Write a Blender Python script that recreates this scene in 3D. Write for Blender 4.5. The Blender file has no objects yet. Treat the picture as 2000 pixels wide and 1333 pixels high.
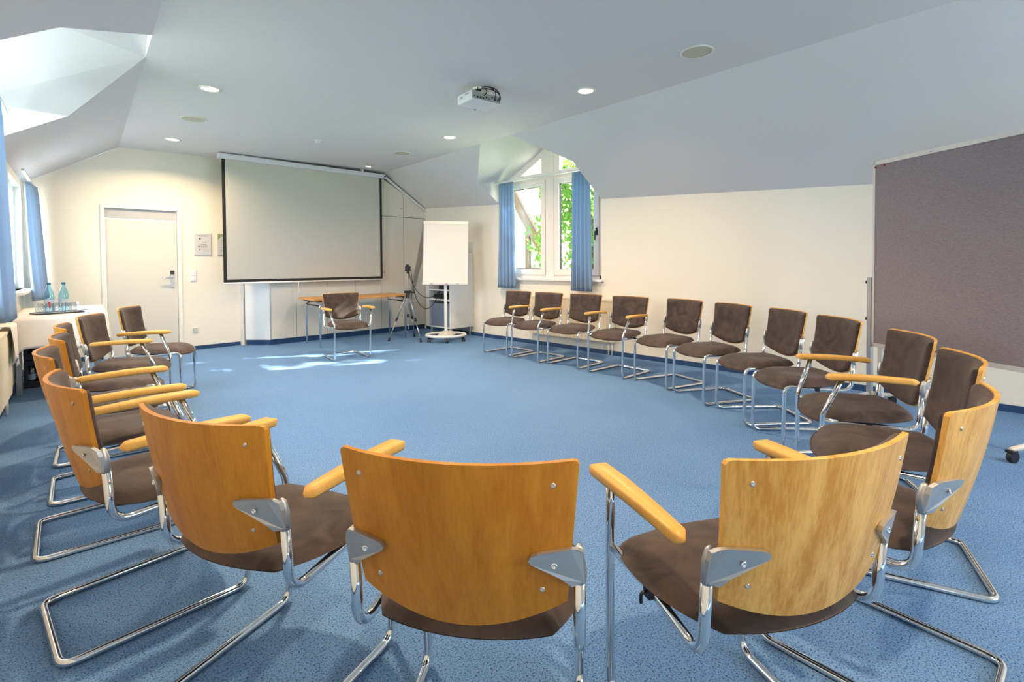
import bpy, math, random
from mathutils import Vector, Matrix
random.seed(7)
PI = math.pi
SC = bpy.context.scene
COL = SC.collection

# ------------------------------------------------------------------ camera
cam_d = bpy.data.cameras.new('camera')
cam_d.sensor_fit = 'HORIZONTAL'; cam_d.sensor_width = 36.0
cam_d.lens = 967.1 / 2000.0 * 36.0
cam_d.shift_y = -0.06393
cam_d.clip_start = 0.02; cam_d.clip_end = 300
cam = bpy.data.objects.new('camera', cam_d); COL.objects.link(cam); SC.camera = cam
cam.location = (0, 0, 1.181)
cam.matrix_world = (Matrix.Translation((0, 0, 1.181)) @ Matrix.Rotation(math.radians(-45.86), 4, 'Z')
                    @ Matrix.Rotation(math.radians(90) - 0.02205, 4, 'X') @ Matrix.Rotation(-0.0060, 4, 'Z'))

# ------------------------------------------------------------------ world, sun, exposure
W = bpy.data.worlds.new('sky'); SC.world = W; W.use_nodes = True
nt = W.node_tree; nt.nodes.clear()
wo = nt.nodes.new('ShaderNodeOutputWorld'); bg = nt.nodes.new('ShaderNodeBackground')
tc = nt.nodes.new('ShaderNodeTexCoord'); sp = nt.nodes.new('ShaderNodeSeparateXYZ')
rp = nt.nodes.new('ShaderNodeValToRGB')
rp.color_ramp.elements[0].position = 0.0; rp.color_ramp.elements[0].color = (0.92, 0.95, 1.0, 1)
rp.color_ramp.elements[1].position = 0.7; rp.color_ramp.elements[1].color = (0.62, 0.78, 1.0, 1)
nt.links.new(tc.outputs['Generated'], sp.inputs[0]); nt.links.new(sp.outputs['Z'], rp.inputs[0])
nt.links.new(rp.outputs[0], bg.inputs[0]); bg.inputs[1].default_value = 4.0
nt.links.new(bg.outputs[0], wo.inputs[0])
sun_d = bpy.data.lights.new('sun', 'SUN'); sun_d.energy = 60; sun_d.angle = math.radians(0.6); sun_d.color = (1, 0.93, 0.82)
sun = bpy.data.objects.new('sun', sun_d); COL.objects.link(sun)
sun.rotation_euler = Vector((1.5, -0.8, 1.0)).to_track_quat('Z', 'Y').to_euler(); sun.location = (20, -8, 15)
SC.view_settings.view_transform = 'Standard'; SC.view_settings.look = 'None'
SC.view_settings.gamma = 1.0; SC.view_settings.use_curve_mapping = False
SC.view_settings.exposure = 0.08
SC.cycles.max_bounces = 10; SC.cycles.diffuse_bounces = 7; SC.cycles.glossy_bounces = 4
SC.cycles.transmission_bounces = 6; SC.cycles.transparent_max_bounces = 48
SC.cycles.sample_clamp_indirect = 6.0
SC.cycles.caustics_reflective = False; SC.cycles.caustics_refractive = False
SC.cycles.use_denoising = True


def daylight(name, loc, normal, w, h, energy, color=(0.72, 0.86, 1.0)):
    """Sky light coming in through a window: a rectangular light just outside the pane."""
    d = bpy.data.lights.new(name, 'AREA'); d.shape = 'RECTANGLE'; d.size = w; d.size_y = h
    d.energy = energy; d.color = color
    o = bpy.data.objects.new(name, d); COL.objects.link(o); o.location = loc
    q = Vector(normal).to_track_quat('-Z', 'Z'); o.rotation_euler = q.to_euler()
    return o


daylight('window_daylight', (6.25, 4.65, 1.75), (-1, 0, -0.12), 1.7, 1.4, 75, (1.0, 0.95, 0.88))
daylight('window_daylight', (-0.95, 4.65, 1.95), (1, -0.0875, -0.45), 1.8, 1.3, 105, (0.80, 0.88, 1.0))
daylight('window_daylight', (-0.08, 7.5, 1.6), (1, -0.0875, -0.1), 1.1, 1.1, 42, (0.88, 0.93, 1.0))
daylight('window_daylight', (3.2, -3.6, 1.65), (0, 1, -0.1), 2.5, 1.3, 120, (0.76, 0.87, 1.0))


# ------------------------------------------------------------------ materials
def mat(name, col=(0.8, 0.8, 0.8), rough=0.6, metal=0.0, **kw):
    m = bpy.data.materials.new(name); m.use_nodes = True
    b = m.node_tree.nodes['Principled BSDF']
    b.inputs['Base Color'].default_value = (*col, 1); b.inputs['Roughness'].default_value = rough
    b.inputs['Metallic'].default_value = metal
    for k, v in kw.items():
        b.inputs[k.replace('_', ' ')].default_value = v
    return m


def tex(m, kind, scale, cols, pos=(0.35, 0.65), detail=3, stretch=(1, 1, 1), bump=0.0, coord='Object', dist=0.002, rough=0.55):
    n = m.node_tree.nodes; l = m.node_tree.links; b = n['Principled BSDF']
    c = n.new('ShaderNodeTexCoord'); mp = n.new('ShaderNodeMapping'); mp.inputs['Scale'].default_value = stretch
    l.new(c.outputs[coord], mp.inputs[0])
    if kind == 'noise':
        t = n.new('ShaderNodeTexNoise'); t.inputs['Detail'].default_value = detail; t.inputs['Roughness'].default_value = rough; out = t.outputs['Fac']
    else:
        t = n.new('ShaderNodeTexVoronoi'); out = t.outputs['Distance']
    t.inputs['Scale'].default_value = scale
    l.new(mp.outputs[0], t.inputs['Vector'])
    r = n.new('ShaderNodeValToRGB'); e = r.color_ramp.elements
    e[0].position = pos[0]; e[0].color = (*cols[0], 1); e[1].position = pos[1]; e[1].color = (*cols[-1], 1)
    if len(cols) == 3:
        x = e.new((pos[0] + pos[1]) / 2); x.color = (*cols[1], 1)
    l.new(out, r.inputs[0]); l.new(r.outputs[0], b.inputs['Base Color'])
    if bump:
        bp = n.new('ShaderNodeBump'); bp.inputs['Strength'].default_value = bump; bp.inputs['Distance'].default_value = dist
        l.new(out, bp.inputs['Height']); l.new(bp.outputs[0], b.inputs['Normal'])
    return m, t, r, out


def plaster(name, col):
    m = mat(name, col, 0.85)
    tex(m, 'noise', 90, [tuple(c * 0.97 for c in col), col], bump=0.25, dist=0.002, detail=4)
    return m


M = {}
M['wall'] = plaster('wall_paint', (0.845, 0.785, 0.67))
M['ceiling'] = plaster('ceiling_paint', (0.69, 0.66, 0.67))
M['white'] = mat('white_lacquer', (0.78, 0.765, 0.74), 0.35)
M['upvc'] = mat('window_plastic', (0.88, 0.80, 0.73), 0.3)
M['cream'] = mat('cream_laminate', (0.72, 0.675, 0.585), 0.45)
M['cheek'] = mat('pale_laminate', (0.74, 0.76, 0.76), 0.4)
M['door'] = mat('door_laminate', (0.66, 0.625, 0.55), 0.4)
M['dframe'] = mat('door_frame_paint', (0.83, 0.79, 0.71), 0.4)
M['dgrey'] = mat('grey_panel', (0.44, 0.44, 0.45), 0.5)
M['gap'] = mat('dark_gap', (0.05, 0.05, 0.05), 0.8)
M['black'] = mat('black_plastic', (0.012, 0.012, 0.014), 0.4)
M['blackb'] = mat('screen_black', (0.008, 0.006, 0.005), 0.7)
M['screen'] = mat('screen_cloth', (0.50, 0.49, 0.435), 0.8)
M['case'] = mat('screen_case', (0.62, 0.63, 0.67), 0.4)
M['paper'] = mat('paper', (0.76, 0.715, 0.67), 0.7)
M['chrome'] = mat('chrome', (0.82, 0.82, 0.82), 0.08, 1.0)
M['satin'] = mat('satin_aluminium', (0.56, 0.55, 0.53), 0.42, 0.85)
M['alu'] = mat('aluminium_profile', (0.60, 0.60, 0.60), 0.38, 0.8)
M['alul'] = mat('pale_aluminium_profile', (0.70, 0.67, 0.62), 0.4, 0.3)
M['steel'] = mat('tripod_metal', (0.45, 0.45, 0.46), 0.3, 0.9)
M['radiator'] = mat('radiator_enamel', (0.78, 0.70, 0.54), 0.4)
M['socket'] = mat('socket_plastic', (0.80, 0.78, 0.66), 0.35)
M['lcream'] = mat('speaker_grille', (0.50, 0.46, 0.37), 0.7)
tex(M['lcream'], 'voronoi', 260, [(0.30, 0.275, 0.21), (0.55, 0.51, 0.41)], pos=(0.1, 0.5))
M['ring'] = mat('fitting_ring', (0.72, 0.69, 0.62), 0.35)
M['projector'] = mat('projector_shell', (0.70, 0.71, 0.72), 0.4)
M['pgrey'] = mat('port_grey', (0.32, 0.32, 0.30), 0.5)
M['crate'] = mat('crate_plastic', (0.012, 0.016, 0.03), 0.5)
M['greyblue'] = mat('grey_box', (0.21, 0.25, 0.33), 0.6)
M['red'] = mat('red_plastic', (0.45, 0.01, 0.02), 0.35)
M['bluecap'] = mat('blue_cap', (0.02, 0.16, 0.30), 0.4)
M['label'] = mat('pale_label', (0.50, 0.60, 0.72), 0.5)
M['cardb'] = mat('blue_print', (0.10, 0.11, 0.36), 0.5)
M['green'] = mat('green_print', (0.26, 0.33, 0.17), 0.6)
M['print'] = mat('dark_print', (0.12, 0.12, 0.13), 0.6)
M['certp'] = mat('certificate_paper', (0.56, 0.56, 0.55), 0.5)
M['rubber'] = mat('rubber', (0.02, 0.02, 0.022), 0.7)
M['bark'] = mat('bark', (0.10, 0.07, 0.045), 0.9)
M['render'] = mat('house_render', (0.62, 0.55, 0.49), 0.9)
M['timber'] = mat('house_timber', (0.26, 0.14, 0.09), 0.8)
M['tiles'] = mat('roof_tiles', (0.42, 0.30, 0.25), 0.8)
M['lawn'] = mat('lawn', (0.10, 0.22, 0.04), 0.9)
tex(M['lawn'], 'noise', 3, [(0.05, 0.13, 0.02), (0.16, 0.30, 0.06)])

# carpet: blue loop pile with dark flecks
m = M['carpet'] = mat('blue_carpet', (0.1, 0.2, 0.4), 0.95)
_, t1, r1, o1 = tex(m, 'noise', 1.1, [(0.120, 0.250, 0.480), (0.144, 0.282, 0.525)], pos=(0.3, 0.7), detail=5)
n = m.node_tree.nodes; l = m.node_tree.links; b = n['Principled BSDF']
cc = n.new('ShaderNodeTexCoord')
t2 = n.new('ShaderNodeTexNoise'); t2.inputs['Scale'].default_value = 190; t2.inputs['Detail'].default_value = 2
t3 = n.new('ShaderNodeTexNoise'); t3.inputs['Scale'].default_value = 170; t3.inputs['Detail'].default_value = 3; t3.inputs['Roughness'].default_value = 0.75
l.new(cc.outputs['Object'], t2.inputs['Vector']); l.new(cc.outputs['Object'], t3.inputs['Vector'])
r3 = n.new('ShaderNodeValToRGB'); r3.color_ramp.elements[0].position = 0.385; r3.color_ramp.elements[0].color = (0.12, 0.12, 0.16, 1)
r3.color_ramp.elements[1].position = 0.47; r3.color_ramp.elements[1].color = (1, 1, 1, 1)
l.new(t3.outputs['Fac'], r3.inputs[0])
r2 = n.new('ShaderNodeValToRGB'); r2.color_ramp.elements[0].position = 0.3; r2.color_ramp.elements[0].color = (0.72, 0.74, 0.78, 1)
r2.color_ramp.elements[1].position = 0.7; r2.color_ramp.elements[1].color = (1.25, 1.22, 1.18, 1)
l.new(t2.outputs['Fac'], r2.inputs[0])
mx = n.new('ShaderNodeMix'); mx.data_type = 'RGBA'; mx.blend_type = 'MULTIPLY'; mx.inputs[0].default_value = 1
mx2 = n.new('ShaderNodeMix'); mx2.data_type = 'RGBA'; mx2.blend_type = 'MULTIPLY'; mx2.inputs[0].default_value = 1
l.new(r1.outputs[0], mx.inputs[6]); l.new(r3.outputs[0], mx.inputs[7])
l.new(mx.outputs[2], mx2.inputs[6]); l.new(r2.outputs[0], mx2.inputs[7]); l.new(mx2.outputs[2], b.inputs['Base Color'])
bp = n.new('ShaderNodeBump'); bp.inputs['Strength'].default_value = 0.5; bp.inputs['Distance'].default_value = 0.004
l.new(t2.outputs['Fac'], bp.inputs['Height']); l.new(bp.outputs[0], b.inputs['Normal'])
M['carpetb'] = mat('carpet_baseboard', (0.020, 0.060, 0.150), 0.95)


def wood(name, a, c, grain=1.0, b_=0.3, dist=0.6, zs=0.10):
    m = mat(name, a, 0.42, Coat_Weight=0.08, Coat_Roughness=0.2, Specular_IOR_Level=0.3)
    nn = m.node_tree.nodes; ll = m.node_tree.links; b = nn['Principled BSDF']
    co = nn.new('ShaderNodeTexCoord'); oi = nn.new('ShaderNodeObjectInfo')
    ad = nn.new('ShaderNodeVectorMath'); ad.operation = 'MULTIPLY_ADD'
    ml = nn.new('ShaderNodeCombineXYZ'); mu = nn.new('ShaderNodeMath'); mu.operation = 'MULTIPLY'; mu.inputs[1].default_value = 17.3
    ll.new(oi.outputs['Random'], mu.inputs[0]); ll.new(mu.outputs[0], ml.inputs[0]); ll.new(mu.outputs[0], ml.inputs[2])
    ad.inputs[1].default_value = (1, 1, 1); ll.new(co.outputs['Object'], ad.inputs[0]); ll.new(ml.outputs[0], ad.inputs[2])
    mp = nn.new('ShaderNodeMapping'); mp.inputs['Scale'].default_value = (1.0, 1.0, zs)
    ll.new(ad.outputs[0], mp.inputs[0])
    t = nn.new('ShaderNodeTexNoise'); t.inputs['Scale'].default_value = 14 * grain; t.inputs['Detail'].default_value = 6
    t.inputs['Roughness'].default_value = 0.6; t.inputs['Distortion'].default_value = dist
    ll.new(mp.outputs[0], t.inputs['Vector'])
    f = nn.new('ShaderNodeTexNoise'); f.inputs['Scale'].default_value = 160; f.inputs['Detail'].default_value = 2
    mp2 = nn.new('ShaderNodeMapping'); mp2.inputs['Scale'].default_value = (1, 1, 0.03); ll.new(ad.outputs[0], mp2.inputs[0]); ll.new(mp2.outputs[0], f.inputs['Vector'])
    mm = nn.new('ShaderNodeMix'); mm.inputs[0].default_value = 0.28
    ll.new(t.outputs['Fac'], mm.inputs[2]); ll.new(f.outputs['Fac'], mm.inputs[3])
    r = nn.new('ShaderNodeValToRGB'); e = r.color_ramp.elements; e[0].position = 0.5 - b_ / 2; e[0].color = (*c, 1); e[1].position = 0.5 + b_ / 2; e[1].color = (*a, 1)
    ll.new(mm.outputs[0], r.inputs[0]); ll.new(r.outputs[0], b.inputs['Base Color'])
    return m


M['honey'] = wood('beech_veneer_shaded', (0.60, 0.258, 0.020), (0.42, 0.148, 0.006))  # same beech as the next veneer, weaker light painted into its tone
M['pale'] = wood('beech_veneer_lit', (0.84, 0.48, 0.13), (0.60, 0.27, 0.04), 0.55, 0.20, 1.6, 0.22)  # stronger light painted into the tone; the coarser grain is its own
M['arm'] = wood('beech_armrest', (0.82, 0.46, 0.12), (0.72, 0.37, 0.08))
M['tabletop'] = wood('table_beech', (0.60, 0.31, 0.10), (0.52, 0.24, 0.06))

m = M['suede'] = mat('brown_suede', (0.09, 0.055, 0.045), 0.75, Sheen_Weight=0.22, Sheen_Roughness=0.45)
m.node_tree.nodes['Principled BSDF'].inputs['Sheen Tint'].default_value = (0.62, 0.52, 0.50, 1)
nn = m.node_tree.nodes; ll = m.node_tree.links; b = nn['Principled BSDF']
co = nn.new('ShaderNodeTexCoord'); oi = nn.new('ShaderNodeObjectInfo'); ad = nn.new('ShaderNodeVectorMath'); ad.operation = 'ADD'
mu = nn.new('ShaderNodeMath'); mu.operation = 'MULTIPLY'; mu.inputs[1].default_value = 23.0
ll.new(oi.outputs['Random'], mu.inputs[0]); ll.new(co.outputs['Object'], ad.inputs[0]); ll.new(mu.outputs[0], ad.inputs[1])
t = nn.new('ShaderNodeTexNoise'); t.inputs['Scale'].default_value = 9; t.inputs['Detail'].default_value = 5; t.inputs['Distortion'].default_value = 1.2
ll.new(ad.outputs[0], t.inputs['Vector'])
r = nn.new('ShaderNodeValToRGB'); e = r.color_ramp.elements; e[0].position = 0.36; e[0].color = (0.024, 0.0135, 0.0105, 1); e[1].position = 0.70; e[1].color = (0.072, 0.042, 0.032, 1)
ll.new(t.outputs['Fac'], r.inputs[0]); ll.new(r.outputs[0], b.inputs['Base Color'])

m = M['felt'] = mat('pinboard_felt', (0.2, 0.17, 0.17), 0.95)
tex(m, 'noise', 60, [(0.235, 0.195, 0.205), (0.315, 0.268, 0.278)], stretch=(1, 1, 5), detail=5, bump=0.2, dist=0.002)
m = M['cloth'] = mat('table_linen', (0.82, 0.77, 0.72), 0.85)
tex(m, 'noise', 2.2, [(0.74, 0.69, 0.63), (0.80, 0.76, 0.71)])

# curtain cloth lets light through
m = M['curtain'] = mat('blue_curtain_cloth', (0.29, 0.40, 0.55), 0.8)
nn = m.node_tree.nodes; ll = m.node_tree.links; b = nn['Principled BSDF']
tr = nn.new('ShaderNodeBsdfTranslucent'); tr.inputs[0].default_value = (0.40, 0.58, 0.76, 1)
ms = nn.new('ShaderNodeMixShader'); ms.inputs[0].default_value = 0.32
ll.new(b.outputs[0], ms.inputs[1]); ll.new(tr.outputs[0], ms.inputs[2]); ll.new(ms.outputs[0], nn['Material Output'].inputs[0])


def glassy(name, col=(1, 1, 1), gl=0.08, rough=0.02):
    m = bpy.data.materials.new(name); m.use_nodes = True; nn = m.node_tree.nodes; ll = m.node_tree.links; nn.clear()
    o = nn.new('ShaderNodeOutputMaterial'); a = nn.new('ShaderNodeBsdfTransparent'); a.inputs[0].default_value = (*col, 1)
    g = nn.new('ShaderNodeBsdfGlossy'); g.inputs['Roughness'].default_value = rough
    f = nn.new('ShaderNodeLayerWeight'); f.inputs[0].default_value = 0.25
    ad = nn.new('ShaderNodeMath'); ad.operation = 'MULTIPLY_ADD'; ad.inputs[1].default_value = 0.35; ad.inputs[2].default_value = gl; ad.use_clamp = True
    x = nn.new('ShaderNodeMixShader'); ll.new(f.outputs['Facing'], ad.inputs[0]); ll.new(ad.outputs[0], x.inputs[0])
    ll.new(a.outputs[0], x.inputs[1]); ll.new(g.outputs[0], x.inputs[2]); ll.new(x.outputs[0], o.inputs[0])
    return m


M['glass'] = glassy('window_glass', (0.98, 1, 0.99), 0.0)
M['bottle'] = glassy('blue_bottle_plastic', (0.58, 0.87, 0.98), 0.10, 0.08)
M['tumbler'] = glassy('tumbler_glass', (0.97, 0.98, 0.99), 0.10, 0.05)
M['dimbottle'] = glassy('clear_bottle_plastic', (0.65, 0.72, 0.75), 0.18, 0.1)


def emis(name, col, s):
    m = bpy.data.materials.new(name); m.use_nodes = True; nn = m.node_tree.nodes; nn.clear()
    o = nn.new('ShaderNodeOutputMaterial'); e = nn.new('ShaderNodeEmission'); e.inputs[0].default_value = (*col, 1); e.inputs[1].default_value = s
    m.node_tree.links.new(e.outputs[0], o.inputs[0]); return m


M['lamp'] = emis('lit_lamp', (1, 0.86, 0.62), 9.0)
M['leaf'] = mat('leaf', (0.11, 0.24, 0.035), 0.6)
nn = M['leaf'].node_tree.nodes; ll = M['leaf'].node_tree.links
tr = nn.new('ShaderNodeBsdfTranslucent'); tr.inputs[0].default_value = (0.22, 0.42, 0.06, 1)
ms = nn.new('ShaderNodeMixShader'); ms.inputs[0].default_value = 0.5
ll.new(nn['Principled BSDF'].outputs[0], ms.inputs[1]); ll.new(tr.outputs[0], ms.inputs[2]); ll.new(ms.outputs[0], nn['Material Output'].inputs[0])


# ------------------------------------------------------------------ mesh helpers
def link(o, parent=None):
    COL.objects.link(o)
    if parent is not None: o.parent = parent
    return o


def tag(o, label=None, cat=None, group=None, kind=None):
    if label: o['label'] = label
    if cat: o['category'] = cat
    if group: o['group'] = group
    if kind: o['kind'] = kind
    return o


def empty(name, loc=(0, 0, 0), rz=0.0, label=None, cat=None, group=None, kind=None):
    o = bpy.data.objects.new(name, None); o.empty_display_size = 0.1; COL.objects.link(o)
    o.location = loc; o.rotation_euler = (0, 0, rz)
    return tag(o, label, cat, group, kind)


def fillet(pts, r, n=5, closed=False):
    """Round the corners of a polyline."""
    pts = [Vector(p) for p in pts]; out = []; N = len(pts)
    for i, p in enumerate(pts):
        if not closed and i in (0, N - 1): out.append(p); continue
        a = pts[(i - 1) % N] - p; c = pts[(i + 1) % N] - p
        rr = r[i] if isinstance(r, (list, tuple)) else r
        la, lc = a.length, c.length
        ang = a.angle(c)
        if ang > PI - 0.02 or rr <= 0: out.append(p); continue
        d = min(rr / math.tan(ang / 2), la * 0.48, lc * 0.48)
        A = p + a.normalized() * d; C = p + c.normalized() * d
        for k in range(n + 1):
            t = k / n; out.append(A * (1 - t) ** 2 + p * 2 * t * (1 - t) + C * t * t)
    return out


class MB:
    def __init__(s): s.v = []; s.f = []; s.sm = []

    def add(s, vs, fs, smooth=False, mx=None):
        o = len(s.v)
        for p in vs:
            p = Vector(p); s.v.append(tuple(mx @ p if mx else p))
        for f in fs: s.f.append(tuple(i + o for i in f)); s.sm.append(smooth)
        return s

    def box(s, lo, hi, mx=None):
        x0, y0, z0 = lo; x1, y1, z1 = hi
        if x0 > x1: x0, x1 = x1, x0
        if y0 > y1: y0, y1 = y1, y0
        if z0 > z1: z0, z1 = z1, z0
        vs = [(x0, y0, z0), (x1, y0, z0), (x1, y1, z0), (x0, y1, z0), (x0, y0, z1), (x1, y0, z1), (x1, y1, z1), (x0, y1, z1)]
        return s.add(vs, [(0, 3, 2, 1), (4, 5, 6, 7), (0, 1, 5, 4), (1, 2, 6, 5), (2, 3, 7, 6), (3, 0, 4, 7)], False, mx)

    def prism(s, poly, fn, d0, d1, mx=None, smooth=False):
        """poly 2D; fn(u,v,d)->3D"""
        n_ = len(poly); vs = [fn(u, v, d0) for u, v in poly] + [fn(u, v, d1) for u, v in poly]
        fs = [tuple(range(n_))[::-1], tuple(range(n_, 2 * n_))] + [(i, (i + 1) % n_, n_ + (i + 1) % n_, n_ + i) for i in range(n_)]
        return s.add(vs, fs, smooth, mx)

    def ring(s, outer, inner, fn, d0, d1):
        n_ = len(outer)
        vs = [fn(u, v, d) for d in (d0, d1) for P in (outer, inner) for u, v in P]
        O0, I0, O1, I1 = 0, n_, 2 * n_, 3 * n_
        fs = []
        for i in range(n_):
            j = (i + 1) % n_
            fs += [(O0 + i, O0 + j, I0 + j, I0 + i), (O1 + j, O1 + i, I1 + i, I1 + j), (O0 + j, O0 + i, O1 + i, O1 + j), (I0 + i, I0 + j, I1 + j, I1 + i)]
        return s.add(vs, fs)

    def tube(s, pts, r, n=10, closed=False, cap=True, mx=None):
        pts = [Vector(p) for p in pts]; N = len(pts); vs = []
        T = []
        for i in range(N):
            if closed: t = pts[(i + 1) % N] - pts[i - 1]
            elif i == 0: t = pts[1] - pts[0]
            elif i == N - 1: t = pts[-1] - pts[-2]
            else: t = (pts[i + 1] - pts[i]).normalized() + (pts[i] - pts[i - 1]).normalized()
            T.append(t.normalized())
        up = Vector((0, 0, 1)) if abs(T[0].z) < 0.9 else Vector((1, 0, 0))
        u = T[0].cross(up).normalized()
        for i in range(N):
            if i:
                u = (u - T[i] * u.dot(T[i])).normalized()
            w = T[i].cross(u)
            rr = r[i] if isinstance(r, (list, tuple)) else r
            for k in range(n):
                a = 2 * PI * k / n; vs.append(pts[i] + u * math.cos(a) * rr + w * math.sin(a) * rr)
        fs = []
        for i in range(N if closed else N - 1):
            j = (i + 1) % N
            for k in range(n):
                fs.append((i * n + k, i * n + (k + 1) % n, j * n + (k + 1) % n, j * n + k))
        if cap and not closed:
            fs += [tuple(range(n))[::-1], tuple((N - 1) * n + k for k in range(n))]
        return s.add(vs, fs, True, mx)

    def cyl(s, c, r, h, n=24, axis='Z', mx=None, r2=None, smooth=True):
        r2 = r if r2 is None else r2; vs = []
        for (d, rr) in ((0, r), (h, r2)):
            for k in range(n):
                a = 2 * PI * k / n; x, y = rr * math.cos(a), rr * math.sin(a)
                p = (x, y, d) if axis == 'Z' else ((d, x, y) if axis == 'X' else (x, d, y))
                vs.append((c[0] + p[0], c[1] + p[1], c[2] + p[2]))
        s.add(vs, [(k, (k + 1) % n, n + (k + 1) % n, n + k) for k in range(n)], smooth, mx)
        return s.add(vs, [tuple(range(n))[::-1], tuple(range(n, 2 * n))], False, mx)

    def lathe(s, prof, c=(0, 0, 0), n=24, mx=None):
        vs = []
        for (r, z) in prof:
            for k in range(n):
                a = 2 * PI * k / n; vs.append((c[0] + r * math.cos(a), c[1] + r * math.sin(a), c[2] + z))
        fs = [(i * n + k, i * n + (k + 1) % n, (i + 1) * n + (k + 1) % n, (i + 1) * n + k) for i in range(len(prof) - 1) for k in range(n)]
        return s.add(vs, fs, True, mx)

    def grid(s, fn, nu, nv, mx=None, smooth=True, flip=False):
        vs = [fn(i / nu, j / nv) for j in range(nv + 1) for i in range(nu + 1)]
        fs = []
        for j in range(nv):
            for i in range(nu):
                a = j * (nu + 1) + i; q = (a, a + 1, a + nu + 2, a + nu + 1)
                fs.append(q[::-1] if flip else q)
        return s.add(vs, fs, smooth, mx)

    def mesh(s, name, m):
        me = bpy.data.meshes.new(name); me.from_pydata(s.v, [], s.f); me.validate()
        for p, sm in zip(me.polygons, s.sm): p.use_smooth = sm
        me.materials.append(m)
        return me

    def build(s, name, m, parent=None, bevel=0, weld=False, **kw):
        me = s.mesh(name, m)
        if weld or bevel:
            import bmesh
            bm = bmesh.new(); bm.from_mesh(me); bmesh.ops.remove_doubles(bm, verts=bm.verts, dist=1e-5)
            bmesh.ops.recalc_face_normals(bm, faces=bm.faces)
            bm.to_mesh(me); bm.free()
        o = bpy.data.objects.new(name, me); link(o, parent)
        if bevel:
            b = o.modifiers.new('bevel', 'BEVEL'); b.width = bevel; b.segments = 2; b.limit_method = 'ANGLE'
        return tag(o, **kw)


def yz(x0):
    return lambda u, v, d: (x0 + d, u, v)


def rotz(p, a):
    return (p[0] * math.cos(a) - p[1] * math.sin(a), p[0] * math.sin(a) + p[1] * math.cos(a), p[2])


# ------------------------------------------------------------------ room geometry
Y0 = -3.3
def zc(x): return 2.72 + 0.015 * x                       # ceiling
def yb(x): return 8.202 - 0.049 * x                      # back wall
def ycab(x): return 7.857 - 0.049 * x                    # front of fitted wardrobe
def xl(y): return 0.0875 * (y - 6.05)                    # window-side wall near the camera
def exl(y): return 0.681 + (y - 3.476) * 0.0877          # ceiling edge over it
def exr(y): return 4.211 + (y - 1.573) * 0.0747          # ceiling edge on the far side
XR = 5.5
LN = (0.523, -0.045, -0.851); LCc = LN[0] * 0.681 + LN[1] * 3.476 + LN[2] * zc(0.681)
RN = (0.552, -0.042, 0.833); RCc = RN[0] * 4.211 + RN[1] * 1.573 + RN[2] * zc(4.211)
def lsx(y, z): return (LCc - LN[1] * y - LN[2] * z) / LN[0]
def rsx(y, z): return (RCc - RN[1] * y - RN[2] * z) / RN[0]
def lsz(x, y): return (LCc - LN[0] * x - LN[1] * y) / LN[2]
def rsz(x, y): return (RCc - RN[0] * x - RN[1] * y) / RN[2]
YBL = 8.195; YBR = yb(XR)
YER = 8.0; YEL = 8.0
for _ in range(20): YER = yb(exr(YER)); YEL = yb(exl(YEL))


def faces(name, polys, m, **kw):
    b = MB()
    for p in polys: b.add(p, [tuple(range(len(p)))])
    return b.build(name, m, **kw)


def struct(o): o['kind'] = 'structure'; return o


struct(MB().box((-1.2, Y0, -0.12), (XR + 0.1, 8.4, 0.0)).build('floor', M['carpet']))
struct(faces('ceiling', [[(exl(Y0), Y0, zc(exl(Y0))), (exr(Y0), Y0, zc(exr(Y0))), (exr(YER), YER, zc(exr(YER))), (exl(YEL), YEL, zc(exl(YEL)))]], M['ceiling']))

# far long wall, under the slope, with the window opening
WR = dict(y0=3.70, y1=5.60, sill=0.975, eave=2.44, f0=4.28, f1=4.90)
def nR(y): return (XR, y, rsz(XR, y))
wy0, wy1, sl = WR['y0'], WR['y1'], WR['sill']
struct(faces('wall_right', [
    [(XR, Y0, 0), (XR, wy0, 0), nR(wy0), nR(Y0)],
    [(XR, wy0, 0), (XR, wy1, 0), (XR, wy1, sl), (XR, wy0, sl)],
    [(XR, wy1, 0), (XR, YBR, 0), nR(YBR), nR(wy1)],
    [(XR, wy0, sl), (XR, wy1, sl), (XR + .14, wy1, sl), (XR + .14, wy0, sl)]], M['wall']))


def P(side, y, z):
    return (rsx(y, z), y, z) if side else (lsx(y, z), y, z)


def dormer(side, y0, y1, eave, f0, f1, xw, ry, rz):
    """faces of the dormer lining; xw(y): plane of its window"""
    ex, wx = (exr, lambda y: XR) if side else (exl, xl)
    nz = (lambda y: (XR, y, rsz(XR, y))) if side else (lambda y: (xl(y), y, lsz(xl(y), y)))
    E0 = (ex(f0), f0, zc(ex(f0))); E1 = (ex(f1), f1, zc(ex(f1)))
    K0, K1 = P(side, y0, eave), P(side, y1, eave)
    N0, N1 = nz(y0), nz(y1)
    w = lambda p, z=None: (xw(p[1]), p[1], p[2] if z is None else z)
    G0 = (ex(ry), ry, rz); G1 = (xw(ry), ry, rz)
    out = [[E0, E1, G0], [E1, K1, w(K1)], [E1, w(K1), G1, G0], [E0, w(K0), K0], [E0, G0, G1, w(K0)],
           [K1, N1, (N1[0], y1, sl), (xw(y1), y1, sl), w(K1)], [K0, w(K0), (xw(y0), y0, sl), (N0[0], y0, sl), N0]]
    return out, E0, E1, K0, K1, N0, N1


dr, E0, E1, K0, K1, N0, N1 = dormer(1, wy0, wy1, WR['eave'], WR['f0'], WR['f1'], lambda y: XR + 0.10, 4.62, 2.93)
eN, eB = (exr(Y0), Y0, zc(exr(Y0))), (exr(YER), YER, zc(exr(YER)))
struct(faces('ceiling_slope_right', [[eN, nR(Y0), N0, K0, E0], [E1, K1, N1, nR(YBR), eB]], M['ceiling']))
struct(faces('ceiling_dormer_right', dr, M['ceiling']))

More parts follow.
